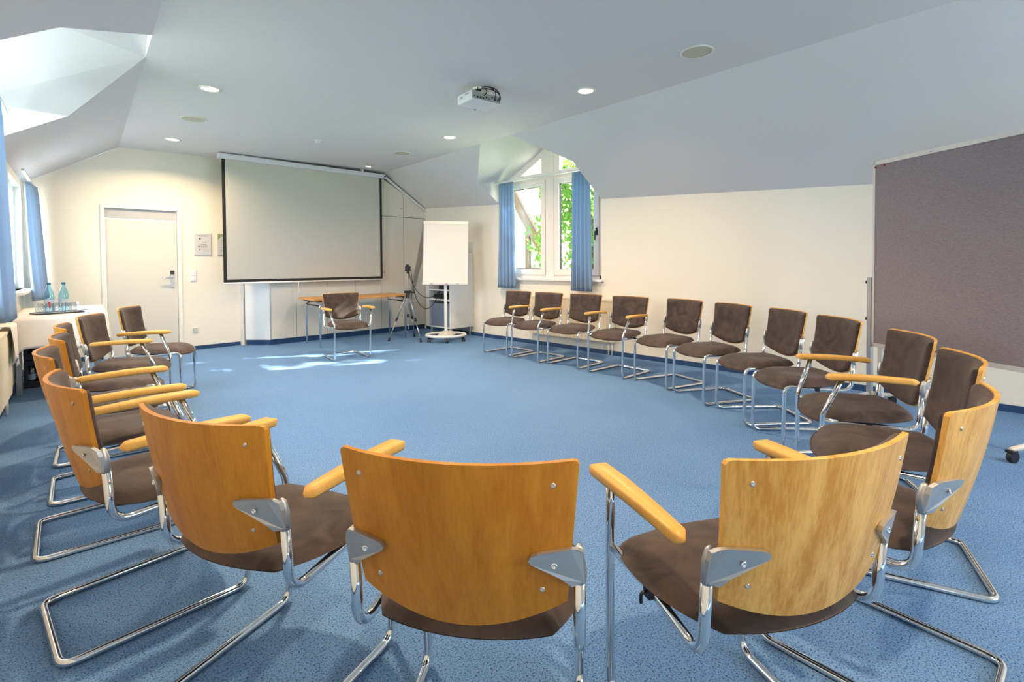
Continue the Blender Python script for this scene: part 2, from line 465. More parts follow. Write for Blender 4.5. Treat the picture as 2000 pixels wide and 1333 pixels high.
LD = dict(y0=3.565, y1=5.60, eave=2.455, f0=4.05, f1=4.51)
dl, F0, F1, J0, J1, O0, O1 = dormer(0, LD['y0'], LD['y1'], LD['eave'], LD['f0'], LD['f1'], lambda y: xl(y) - 0.12, 4.32, 2.83)
def nL(y): return (xl(y), y, lsz(xl(y), y))
fN, fB = (exl(Y0), Y0, zc(exl(Y0))), (exl(YEL), YEL, zc(exl(YEL)))
struct(faces('ceiling_slope_left', [[fN, F0, J0, O0, nL(Y0)], [F1, fB, (lsx(YBL, 2.231), YBL, 2.231), nL(YBL), O1, J1]], M['ceiling']))
struct(faces('ceiling_dormer_left', dl, M['ceiling']))
v0, v1, vs_, vt = 6.75, 8.0, 0.94, 2.10
a0, a1 = LD['y0'], LD['y1']
def L(y, z): return (xl(y), y, z)
struct(faces('wall_left', [
    [L(Y0, 0), L(Y0, nL(Y0)[2]), L(a0, nL(a0)[2]), L(a0, 0)],
    [L(a0, 0), L(a0, sl), L(a1, sl), L(a1, 0)],
    [L(a1, 0), L(a1, nL(a1)[2]), L(v0, nL(v0)[2]), L(v0, 0)],
    [L(v0, 0), L(v0, vs_), L(v1, vs_), L(v1, 0)], [L(v0, vt), L(v0, nL(v0)[2]), L(v1, nL(v1)[2]), L(v1, vt)],
    [L(v1, 0), L(v1, nL(v1)[2]), L(YBL, nL(YBL)[2]), L(YBL, 0)],
    [L(v0, vs_), L(v0, vt), (xl(v0) - .12, v0, vt), (xl(v0) - .12, v0, vs_)], [L(v1, vs_), L(v1, vt), (xl(v1) - .12, v1, vt), (xl(v1) - .12, v1, vs_)],
    [L(v0, vt), L(v1, vt), (xl(v1) - .12, v1, vt), (xl(v0) - .12, v0, vt)], [L(v0, vs_), L(v1, vs_), (xl(v1) - .12, v1, vs_), (xl(v0) - .12, v0, vs_)]], M['wall']))

# back wall with the door recess
dx0, dx1, dz = 0.93, 1.705, 1.945
def B(x, z, d=0): return (x, yb(x) + d, z)
struct(faces('wall_back', [
    [B(xl(YBL), 0), B(dx0, 0), B(dx0, dz), B(dx0, lsz(dx0, yb(dx0))), B(xl(YBL), nL(YBL)[2])],
    [B(dx0, dz), B(dx1, dz), B(dx1, zc(dx1)), B(exl(YEL), zc(exl(YEL))), B(dx0, lsz(dx0, yb(dx0)))],
    [B(dx1, 0), B(XR, 0), B(XR, rsz(XR, YBR)), B(exr(YER), zc(exr(YER))), B(dx1, zc(dx1))],
    [B(dx0, 0), B(dx0, dz), B(dx0, dz, .06), B(dx0, 0, .06)], [B(dx1, 0), B(dx1, dz), B(dx1, dz, .06), B(dx1, 0, .06)],
    [B(dx0, dz), B(dx1, dz), B(dx1, dz, .06), B(dx0, dz, .06)]], M['wall']))

# wall behind the camera with a wide window
q0, q1, q2, q3 = 1.9, 4.4, 0.9, 2.2
xa = xl(Y0); 
struct(faces('wall_front', [
    [(xa, Y0, 0), (q0, Y0, 0), (q0, Y0, zc(q0)), fN, nL(Y0)], [(q0, Y0, 0), (q1, Y0, 0), (q1, Y0, q2), (q0, Y0, q2)],
    [(q0, Y0, q3), (q1, Y0, q3), (q1, Y0, rsz(q1, Y0)), eN, (q0, Y0, zc(q0))], [(q1, Y0, 0), (XR, Y0, 0), nR(Y0), (q1, Y0, rsz(q1, Y0))]], M['wall']))


# ------------------------------------------------------------------ baseboards
def skirt(name, pts, h=0.055, t=0.012):
    b = MB()
    for (p, q) in zip(pts[:-1], pts[1:]):
        p, q = Vector(p), Vector(q); d = (q - p).normalized(); nrm = Vector((-d.y, d.x)) * t
        vs = [(*p, 0), (*q, 0), (*(q + nrm), 0), (*(p + nrm), 0)]
        vs += [(a, b_, h) for a, b_, _ in vs]
        b.add(vs, [(0, 3, 2, 1), (4, 5, 6, 7), (0, 1, 5, 4), (1, 2, 6, 5), (2, 3, 7, 6), (3, 0, 4, 7)])
    struct(b.build(name, M['carpetb']))


skirt('baseboard_right', [(XR - 0.001, Y0 + .02), (XR - 0.001, ycab(XR) - 0.03)])
skirt('baseboard_back', [(2.47, yb(2.47) - .001), (1.76, yb(1.76) - .001)])
skirt('baseboard_back_corner', [(0.885, yb(0.885) - .001), (xl(YBL) + .02, YBL - .003)])
skirt('baseboard_left', [(xl(8.1) + .001, 8.1), (xl(Y0 + .1) + .001, Y0 + .1)])

# ------------------------------------------------------------------ door
ang = math.atan(-0.049)
D = struct(empty('door_1', (dx0, yb(dx0), 0), ang))
wl = (dx1 - dx0) / math.cos(ang)
fr = MB()
fr.box((-0.045, -0.016, 0), (0.0, 0.055, dz + .0)); fr.box((wl, -0.016, 0), (wl + 0.045, 0.055, dz)); fr.box((-0.045, -0.016, dz), (wl + 0.045, 0.055, dz + 0.045))
fr.build('door_frame', M['dframe'], D, bevel=0.004)
MB().box((0.004, 0.018, 1.815), (wl - 0.004, 0.05, dz - 0.003)).build('transom_panel', M['dgrey'], D)
lf = MB().box((0.005, 0.012, 0.006), (wl - 0.005, 0.05, 1.808)).build('door_leaf', M['door'], D, bevel=0.003)
hd = MB(); hd.box((wl - 0.085, 0.000, 0.89), (wl - 0.045, 0.0125, 1.075)); hd.build('lock_plate', M['satin'], lf, bevel=0.004)
hb = MB(); hb.box((wl - 0.088, -0.006, 1.075), (wl - 0.042, 0.0125, 1.125)); hb.build('card_reader', M['black'], lf, bevel=0.006)
ht = MB(); ht.tube(fillet([(wl - 0.065, 0.002, 1.03), (wl - 0.065, -0.05, 1.03), (wl - 0.19, -0.05, 1.03)], 0.015), 0.009); ht.build('door_handle', M['chrome'], lf)

# ------------------------------------------------------------------ windows
def handle(parent, x, y, z, s=-1):
    h = MB().box((x, y - .013, z - .05), (x + s * .012, y + .013, z + .05))
    h.tube(fillet([(x + s * .01, y, z), (x + s * .045, y, z), (x + s * .045, y, z - .12)], 0.012), 0.008)
    return h.build('window_handle', M['black'], parent)


Wn = struct(empty('window_1', (XR, 4.65, 0)))
def yzw(d): return lambda u, v, k: (XR - XR + d + k, u - 4.65, v)
xw_, th = 0.07, 0.06
fm = MB()
f = yzw(xw_)
def bar(b, y0, y1, z0, z1, d0=0.0, d1=th): b.prism([(y0, z0), (y1, z0), (y1, z1), (y0, z1)], f, d0, d1)
bar(fm, 5.53, 5.60, sl, 2.44); bar(fm, 3.70, 3.77, sl, 2.44); bar(fm, 3.70, 5.60, sl, 1.03); bar(fm, 4.548, 4.692, sl, 2.84, -0.016)
bar(fm, 3.70, 5.60, 2.42, 2.50)
fm.build('window_frame', M['upvc'], Wn, bevel=0.003)
up = MB()
zt = 2.93
up.ring([(4.62, 2.44), (5.60, 2.44), (4.62, zt)], [(4.79, 2.53), (5.21, 2.53), (4.79, 2.745)], f, -0.004, th)
up.ring([(4.62, 2.44), (4.62, zt), (3.70, 2.44)], [(4.45, 2.53), (4.45, 2.76), (3.98, 2.53)], f, -0.004, th)
up.build('upper_frame', M['upvc'], Wn, weld=True)
for (ya, yb_, za, zb) in ((4.705, 5.53, 1.03, 2.42), (3.77, 4.535, 1.03, 2.42)):
    s_ = MB(); g = 0.085
    s_.ring([(ya, za), (yb_, za), (yb_, zb), (ya, zb)], [(ya + g, za + g), (yb_ - g, za + g), (yb_ - g, zb - g), (ya + g, zb - g)], f, -0.022, 0.045)
    so = s_.build('sash', M['upvc'], Wn, bevel=0.004)
    k = MB(); k.ring([(ya + g, za + g), (yb_ - g, za + g), (yb_ - g, zb - g), (ya + g, zb - g)], [(ya + g + .006, za + g + .006), (yb_ - g - .006, za + g + .006), (yb_ - g - .006, zb - g - .006), (ya + g + .006, zb - g - .006)], f, 0.0, 0.04)
    k.build('gasket', M['rubber'], so)
    MB().prism([(ya + g, za + g), (yb_ - g, za + g), (yb_ - g, zb - g), (ya + g, zb - g)], f, 0.015, 0.019).build('pane', M['glass'], so)
MB().prism([(4.79, 2.53), (5.21, 2.53), (4.79, 2.745)], f, 0.02, 0.024).build('upper_pane', M['glass'], Wn)
MB().prism([(4.45, 2.53), (3.98, 2.53), (4.45, 2.76)], f, 0.02, 0.024).build('upper_pane', M['glass'], Wn)
for yg in (4.700, 4.540, 5.532, 3.768): MB().box((xw_ - .019, yg - 4.65 - .0025, 1.03), (xw_ - .012, yg - 4.65 + .0025, 2.42)).build('shade_groove', M['dgrey'], Wn)  # grey strips painting in the dark gaps between sash and frame
handle(Wn, xw_ - 0.022, 3.80 - 4.65, 1.62)
MB().box((-0.055, 3.66 - 4.65, sl - 0.03), (xw_, 5.63 - 4.65, sl + 0.004)).build('window_sill', M['white'], Wn, bevel=0.006)


def flat_window(name, origin, ax, w, h, z0, panes):
    """ax: angle of the window's width direction"""
    e = struct(empty(name, origin, ax)); b = MB(); t = 0.06
    b.box((0, 0, z0), (w, .06, z0 + t)); b.box((0, 0, z0 + h - t), (w, .06, z0 + h))
    b.box((0, 0, z0), (t, .06, z0 + h)); b.box((w - t, 0, z0), (w, .06, z0 + h))
    for i in range(1, panes): b.box((w * i / panes - .05, 0, z0), (w * i / panes + .05, .06, z0 + h))
    b.build('window_frame', M['upvc'], e)
    for i in range(panes):
        MB().box((w * i / panes + .05, .028, z0 + t), (w * (i + 1) / panes - .05, .032, z0 + h - t)).build('pane', M['glass'], e)
    MB().box((-.03, -.15, z0 - .03), (w + .03, 0, z0)).build('window_sill', M['white'], e, bevel=0.006)
    return e


ax = math.atan2(1, 0.0875)
flat_window('window_2', (xl(v0) - 0.06, v0, 0), ax, (v1 - v0) * 1.003, vt - vs_, vs_, 1)
flat_window('window_3', (xl(LD['y0']) - 0.10, LD['y0'], 0), ax, (LD['y1'] - LD['y0']) * 1.003, 1.47, sl, 2)
flat_window('window_4', (q1, Y0 - 0.05, 0), PI, q1 - q0, q3 - q2, q2, 2)


# ------------------------------------------------------------------ curtains
def curtain(name, p, q, z0, z1, folds, amp, label, group, spread=1.25, seed=1, off=(0, 0), top_off=None, parent_rail=None):
    rnd = random.Random(seed); ph = [rnd.uniform(-.5, .5) for _ in range(folds + 2)]; am = [rnd.uniform(.7, 1.25) for _ in range(folds + 2)]
    p, q = Vector(p), Vector(q); d = q - p; nrm = Vector((-d.y, d.x)).normalized()
    nu, nv = folds * 12, 26
    def fn(u, v):
        # v: 0 bottom .. 1 top
        k = u * folds; i = int(min(k, folds - 1e-6)); fr_ = k - i
        w = am[i] * (1 - fr_) + am[i + 1] * fr_
        sp_ = 1 + (spread - 1) * (1 - v) ** 0.8
        A = amp * w * (0.55 + 0.45 * (1 - v)) * (1 if v < .96 else .7)
        s = (u - .5) * sp_ + .5
        pos = p + d * s + nrm * (A * math.sin(2 * PI * k + 0.5 * math.sin(3 * v + ph[i]) ))
        pos = pos + Vector(off) * (1 - v)
        return (pos.x, pos.y, z0 + (z1 - z0) * v)
    b = MB().grid(fn, nu, nv)
    o = b.build(name, M['curtain']); s = o.modifiers.new('thick', 'SOLIDIFY'); s.thickness = 0.002
    return tag(o, label, 'curtain', group)


G = 'blue window curtains'
curtain('curtain', (5.39, 5.50), (5.39, 5.19), 0.825, 2.43, 5, 0.032, 'blue pleated curtain in the gable window, the one nearer the flip chart', G, 1.25, 3)
curtain('curtain', (5.39, 4.09), (5.39, 3.80), 0.822, 2.42, 5, 0.034, 'blue pleated curtain in the gable window, the one nearer the pinboard', G, 1.2, 5)
rl = MB().box((5.37, 3.78, 2.432), (5.41, 5.60, 2.452)); 
rl.build('curtain_rail', M['white'], bevel=0.003, label='white curtain rail across the gable window', cat='curtain rail')
def wl_(y, d): return (xl(y) + d, y)
curtain('curtain', wl_(4.62, .10), wl_(5.05, .10), 0.82, 2.36, 5, 0.030, 'blue curtain at the photo\'s edge hanging in front of the covered table', G, 1.1, 8, off=(0.035, 0))
curtain('curtain', wl_(7.55, .07), wl_(8.08, .13), 0.815, 2.12, 5, 0.035, 'blue curtain in the far corner beside the door, behind the bottles', G, 1.1, 11, off=(0.06, 0))
MB().box((0, -.012, 0), (1.8, .012, .02), Matrix.Translation((*wl_(3.7, .10), 2.362)) @ Matrix.Rotation(ax, 4, 'Z')).build('curtain_rail', M['white'], label='white curtain rail above the curtain at the photo\'s edge', cat='curtain rail')
MB().box((0, -.012, 0), (1.35, .012, .02), Matrix.Translation((*wl_(6.75, .10), 2.122)) @ Matrix.Rotation(ax, 4, 'Z')).build('curtain_rail', M['white'], label='white curtain rail in the far corner above the corner curtain', cat='curtain rail')

# ------------------------------------------------------------------ fitted wardrobe along the back wall
Wd = empty('fitted_wardrobe', (2.773, ycab(2.773), 0), ang, 'cream fitted wardrobe wall with round knobs behind the projection screen', 'wardrobe')
LW_ = (XR - 2.773) / math.cos(ang)
def top_at(s):      # wardrobe height along its length, under the slope
    x = 2.773 + s * math.cos(ang); return min(zc(x), rsz(x, ycab(x))) - 0.012
sC = (4.655 - 2.773)
bd = MB()
def front(b, s0, s1, z0, z1f, d0, d1, n_=1):
    z1a, z1b = (z1f(s0), z1f(s1)) if callable(z1f) else (z1f, z1f)
    b.prism([(s0, z0), (s1, z0), (s1, z1b), (s0, z1a)], lambda u, v, d: (u, d, v), d0, d1)
front(bd, 0.02, sC, 0.08, lambda s: top_at(s) - .02, 0.022, 0.30)
front(bd, sC, LW_ - .04, 0.08, lambda s: top_at(s) - .02, 0.022, 0.30)
bd.build('carcass', M['gap'], Wd)
pl_ = MB(); front(pl_, 0.0, LW_ - .04, 0.0, 0.078, 0.018, 0.30)
pl_.prism([(0.0, 0.018), (0.0, 0.3), (-0.25, 0.285)], lambda u, v, d: (u, v, d), 0.0, 0.078)
pl_.build('plinth', M['carpetb'], Wd)
ch = MB(); ch.prism([(-0.268, 0.272), (-0.255, 0.29), (0.008, 0.018), (0.0, 0.0)], lambda u, v, d: (u, v, d), 0.08, 2.70)
ch.build('angled_side_panel', M['cheek'], Wd)
MB().box((-0.004, -.002, 0.078), (0.012, 0.018, 2.70)).build('corner_profile', M['alu'], Wd)
seams = [0.012, 0.385, 0.867, 1.347, 1.827, 2.275, LW_ - 0.008]
for i, (s0, s1) in enumerate(zip(seams[:-1], seams[1:])):
    g = 0.003
    d_ = MB(); 
    zt_ = 2.04
    if top_at(s1) - .05 < 2.04: zt_ = None
    hi = (lambda s: min(2.04, top_at(s) - 0.055))
    if i == 5:
        sk = s0
        while top_at(sk) - .055 > 2.04: sk += .01
        d_.prism([(s0 + g, .082), (s1 - g, .082), (s1 - g, hi(s1)), (sk, 2.04), (s0 + g, 2.04)], lambda u, v, d: (u, d, v), 0.0, 0.02)
    else:
        front(d_, s0 + g, s1 - g, 0.082, 2.04, 0.0, 0.02)
    dd = d_.build('cupboard_door', M['cream'], Wd, bevel=0.0015)
    # upper door
    if i < 5:
        u_ = MB()
        if s1 <= sC + .01: front(u_, s0 + g, s1 - g, 2.048, lambda s: top_at(s) - .055, 0.0, 0.02)
        else: front(u_, s0 + g, s1 - g, 2.048, lambda s: max(2.06, top_at(s) - .06), 0.0, 0.02)
        ud = u_.build('upper_door', M['cream'], Wd, bevel=0.0015)
        MB().cyl((s1 - .03 if i != 4 else s1 - .03, -0.016, 2.20 if i > 3 else 2.12), 0.014, 0.018, 14, 'Y').build('knob', M['satin'], ud)
    else:
        u_ = MB(); sk2 = s0
        while top_at(sk2) - .06 > 2.05: sk2 += .01
        u_.prism([(s0 + g, 2.048), (sk2, 2.048), (s0 + g, top_at(s0) - .06)], lambda u, v, d: (u, d, v), 0.0, 0.02)
        u_.build('upper_door', M['cream'], Wd)
    kz = {0: 0.62, 1: 0.62, 2: 1.05, 3: 1.05, 4: 1.06, 5: 1.05}[i]
    kx = {0: s0 + .04, 1: s0 + 0.20, 2: s0 + .04, 3: s0 + .04, 4: s0 + .05, 5: s1 - .08}[i]
    if i in (1, 4): MB().cyl((kx, -0.016, kz), 0.015, 0.018, 14, 'Y').build('knob', M['satin'], dd)
# trim following the slope
tr_ = MB()
a_, b_ = sC - 0.02, LW_ - 0.02
tr_.prism([(a_, top_at(a_) - .05), (b_, top_at(b_) - .05), (b_, top_at(b_) - .005), (a_, top_at(a_) - .005)], lambda u, v, d: (u, d, v), -0.028, 0.015)
tr_.build('sloping_trim', M['white'], Wd)
# blind cover strip between wall and wardrobe
MB().box((0, -.03, 0.0), (0.045, 0.0, 2.7), Matrix.Translation((2.478, yb(2.478) - .002, 0)) @ Matrix.Rotation(ang, 4, 'Z')).build('cable_duct', M['white'], label='narrow white vertical cable duct between wall and wardrobe', cat='cable duct')

# ------------------------------------------------------------------ projection screen
S = empty('projection_screen', (2.089, 7.625, 0), ang, 'large pull-down projection screen with black border in front of the wardrobe', 'projection screen')
SW = 2.49
cs = MB().box((0, -.045, 2.665), (SW, .055, 2.735)); cs.build('screen_case', M['case'], S, bevel=0.008)
MB().box((SW, -.04, 2.667), (SW + .03, .05, 2.733)).build('end_cap', M['white'], S, bevel=0.008)
MB().cyl((SW + .012, -.046, 2.70), .013, .006, 12, 'Y').build('end_cap_badge', M['black'], S)
fab = MB().box((0.045, -.002, 0.955), (2.462, .002, 2.68)); 
cl_ = fab.build('screen_border', M['blackb'], S)
MB().box((0.045 + .042, -.0035, 0.995), (2.462 - .042, -.0021, 2.668)).build('screen_surface', M['screen'], S)
MB().tube([(0.045, 0, 0.944), (2.462, 0, 0.944)], 0.013, 10).build('bottom_bar', M['white'], S)
st = MB(); st.tube([(1.05, -.018, 0.94), (1.045, -.02, 0.86), (1.06, -.02, 0.79), (1.045, -.02, 0.735)], 0.0035, 6)
st.build('pull_cord', M['white'], S)
for sx in (0.3, 2.1): MB().box((sx, .0, 2.735), (sx + .04, .05, zc(2.1 + sx) - .002)).build('mounting_bracket', M['white'], S)

# ------------------------------------------------------------------ things on the back wall
def on_back(name, x, label, cat, group=None):
    return empty(name, (x, yb(x) - .002, 0), ang, label, cat, group)
pf = on_back('framed_certificate', 1.90, 'framed certificate with small print beside the door, wholly visible', 'picture', 'certificates on the back wall')
MB().box((0, -.014, 1.345), (.215, 0, 1.655)).build('frame', M['alul'], pf, bevel=.002)
MB().box((.008, -.0155, 1.353), (.207, -.0142, 1.647)).build('sheet', M['certp'], pf)
b_ = MB(); rnd = random.Random(4)
for (x0, x1, z) in ((.04, .18, 1.625), (.06, .16, 1.612), (.055, .10, 1.58), (.06, .085, 1.565), (.09, .15, 1.54), (.10, .16, 1.52), (.06, .15, 1.495), (.045, .16, 1.478), (.07, .17, 1.465), (.08, .16, 1.452), (.06, .09, 1.425), (.10, .18, 1.405)):
    b_.box((x0, -.0163, z), (x1, -.0156, z + .004))
b_.box((.05, -.0163, 1.455), (.068, -.0156, 1.472)); b_.box((.055, -.0163, 1.415), (.07, -.0156, 1.43)); b_.box((.06, -.0163, 1.568), (.08, -.0156, 1.59))
b_.build('print', M['print'], pf)
pg = on_back('framed_certificate', 2.188, 'framed certificate with a green corner, half hidden by the projection screen', 'picture', 'certificates on the back wall')
MB().box((0, -.014, 1.345), (.215, 0, 1.66)).build('frame', M['alul'], pg, bevel=.002)
MB().box((.008, -.0155, 1.353), (.207, -.0142, 1.652)).build('sheet', M['certp'], pg)
b_ = MB(); b_.add([(.008, -.0162, 1.652), (.207, -.0162, 1.652), (.12, -.0162, 1.625), (.05, -.0162, 1.61), (.008, -.0162, 1.57)], [(0, 1, 2, 3, 4)]); b_.build('green_band', M['green'], pg)
b_ = MB()
for z in (1.55, 1.52, 1.49, 1.45, 1.42, 1.40): b_.box((.04, -.0163, z), (.16, -.0156, z + .004))
b_.build('print', M['print'], pg)
sw = on_back('light_switch', 1.845, 'white double light switch beside the door', 'light switch')
MB().box((0, -.008, .97), (.08, 0, 1.13)).build('plate', M['white'], sw, bevel=.004)
MB().box((.012, -.013, .985), (.068, -.008, 1.045)).build('rocker', M['white'], sw, bevel=.003)
MB().box((.012, -.013, 1.055), (.068, -.008, 1.115)).build('rocker', M['white'], sw, bevel=.003)
so = on_back('power_socket', 1.853, 'cream wall socket low on the wall beside the door', 'socket')
MB().box((0, -.008, .245), (.08, 0, .325)).build('plate', M['socket'], so, bevel=.004)
b_ = MB(); b_.lathe([(.026, 0), (.026, .006), (.02, .006), (.02, -.006), (0.0, -.006)], n=20, mx=Matrix.Translation((.04, -.009, .287)) @ Matrix.Rotation(PI / 2, 4, 'X')); b_.build('socket_cup', M['lcream'], so)

# ------------------------------------------------------------------ ceiling fittings
def downlight(x, y, lit=True, energy=26, label=''):
    z = zc(x); e = empty('downlight', (x, y, z), 0, label, 'ceiling light', 'recessed downlights in the ceiling')
    MB().lathe([(.088, -.001), (.088, -.006), (.070, -.009), (.066, -.002), (.064, .03)], n=32).build('trim_ring', M['ring'], e)
    if lit:
        MB().lathe([(0.0, -.004), (.066, -.004), (.066, .002)], n=32).build('diffuser', M['lamp'], e)
        d = bpy.data.lights.new('downlight_lamp', 'AREA'); d.shape = 'DISK'; d.size = .12; d.energy = energy; d.color = (1, 0.74, 0.46); d.spread = math.radians(150)
        o = bpy.data.objects.new('downlight_lamp', d); link(o, e); o.location = (0, 0, -.012)
    else:
        MB().lathe([(0.0, -.004), (.066, -.004)], n=32).build('diffuser', M['satin'], e)
        b = MB()
        for k in range(4): b.cyl(((k - 1.5) * .024, 0, -.009), .007, .005, 10)
        b.build('led_points', M['lamp'], e)
    return e


DL = [(1.301, 4.934, True, 'bright recessed downlight nearest the window recess over the row of chairs by the door side'),
      (1.488, 7.218, True, 'lit recessed downlight near the projection screen case'),
      (3.768, 2.699, True, 'brightest recessed downlight, between projector and large speaker grille'),
      (3.927, 4.883, True, 'small lit recessed downlight just beyond the projector'),
      (4.149, 7.244, False, 'dim recessed downlight with four light points above the screen end')]
for x, y, lit, lb in DL: downlight(x, y, lit, 38, lb)
for x, y in ((1.1, 2.3), (0.9, -0.4), (3.55, -1.6)):
    downlight(x, y, True, 38, 'lit recessed downlight in the ceiling behind the camera')
for x, y, lb in ((1.441, 6.066, 'round beige ceiling speaker grille between the two downlights on the door side'), (3.998, 6.047, 'round beige ceiling speaker grille farthest away, near the gable window'), (3.673, 1.613, 'largest round beige speaker grille, closest above the camera')):
    e = empty('ceiling_speaker', (x, y, zc(x)), 0, lb, 'ceiling speaker', 'round ceiling speakers')
    MB().lathe([(.122, -.001), (.122, -.006), (.110, -.010), (.106, -.006)], n=40).build('trim_ring', M['ring'], e)
    MB().lathe([(0, -.009), (.08, -.008), (.108, -.006)], n=40).build('grille', M['lcream'], e)
e = empty('smoke_detector', (2.803, 6.107, zc(2.803)), 0, 'small round white smoke detector on the ceiling', 'smoke detector')
MB().lathe([(.055, 0), (.055, -.012), (.048, -.018)], n=28).build('base', M['ceiling'], e)
MB().lathe([(.040, -.018), (.038, -.034), (.02, -.040), (0, -.040)], n=28).build('sensor_head', M['ceiling'], e)

# projector
pj = empty('projector', (3.02, 3.33, 2.615), math.radians(-8), 'white video projector hanging from the ceiling on a short mount', 'projector')
b = MB(); b.box((-.155, -.115, 0), (.155, .125, .085)); b.build('housing', M['projector'], pj, bevel=.016)
MB().box((-.15, -.1175, .012), (.15, -.1145, .075)).build('port_panel', M['pgrey'], pj)
b = MB(); rnd = random.Random(9)
for k in range(9):
    x = -.135 + k * .031; w = rnd.uniform(.008, .022); z = rnd.uniform(.02, .045)
    b.box((x, -.1205, z), (x + w, -.117, z + rnd.uniform(.008, .02)))
b.build('ports', M['black'], pj)
b = MB()
for k in range(6): b.box((-.1565, -.075 + k * .012, .055), (-.155, -.069 + k * .012, .068))
for k in range(4): b.box((-.1565, .03 + k * .012, .04), (-.155, .035 + k * .012, .06))
b.build('vent_slots', M['pgrey'], pj)
MB().cyl((.06, .125, .045), .036, .025, 24, 'Y').build('lens', M['black'], pj)
b = MB(); b.box((-.05, -.04, .085), (.05, .05, .098)); b.cyl((0, 0, .095), .022, zc(3.02) - 2.615 - .11, 16); b.cyl((0, 0, zc(3.02) - 2.615 - .02), .06, .02, 24); b.build('ceiling_mount', M['white'], pj)
b = MB()
for (p0, p1, p2, p3) in (((-.02, -.03, .14), (.03, -.16, .16), (.10, -.17, .09), (.08, -.12, .04)), ((-.01, -.03, .145), (.06, -.15, .17), (.16, -.17, .08), (.12, -.12, .035)), ((-.02, -.03, .13), (-.02, -.15, .12), (.0, -.16, .08), (-.03, -.12, .05)), ((-.01, -.02, .14), (.08, -.11, .15), (.17, -.14, .10), (.14, -.12, .03))):
    pts = []
    for k in range(13):
        t = k / 12; pts.append(Vector(p0) * (1 - t) ** 3 + Vector(p1) * 3 * t * (1 - t) ** 2 + Vector(p2) * 3 * t * t * (1 - t) + Vector(p3) * t ** 3)
    b.tube(pts, .005, 6)
b.box((-.045, -.045, .10), (-.01, -.01, .145))
b.build('cables', M['black'], pj)


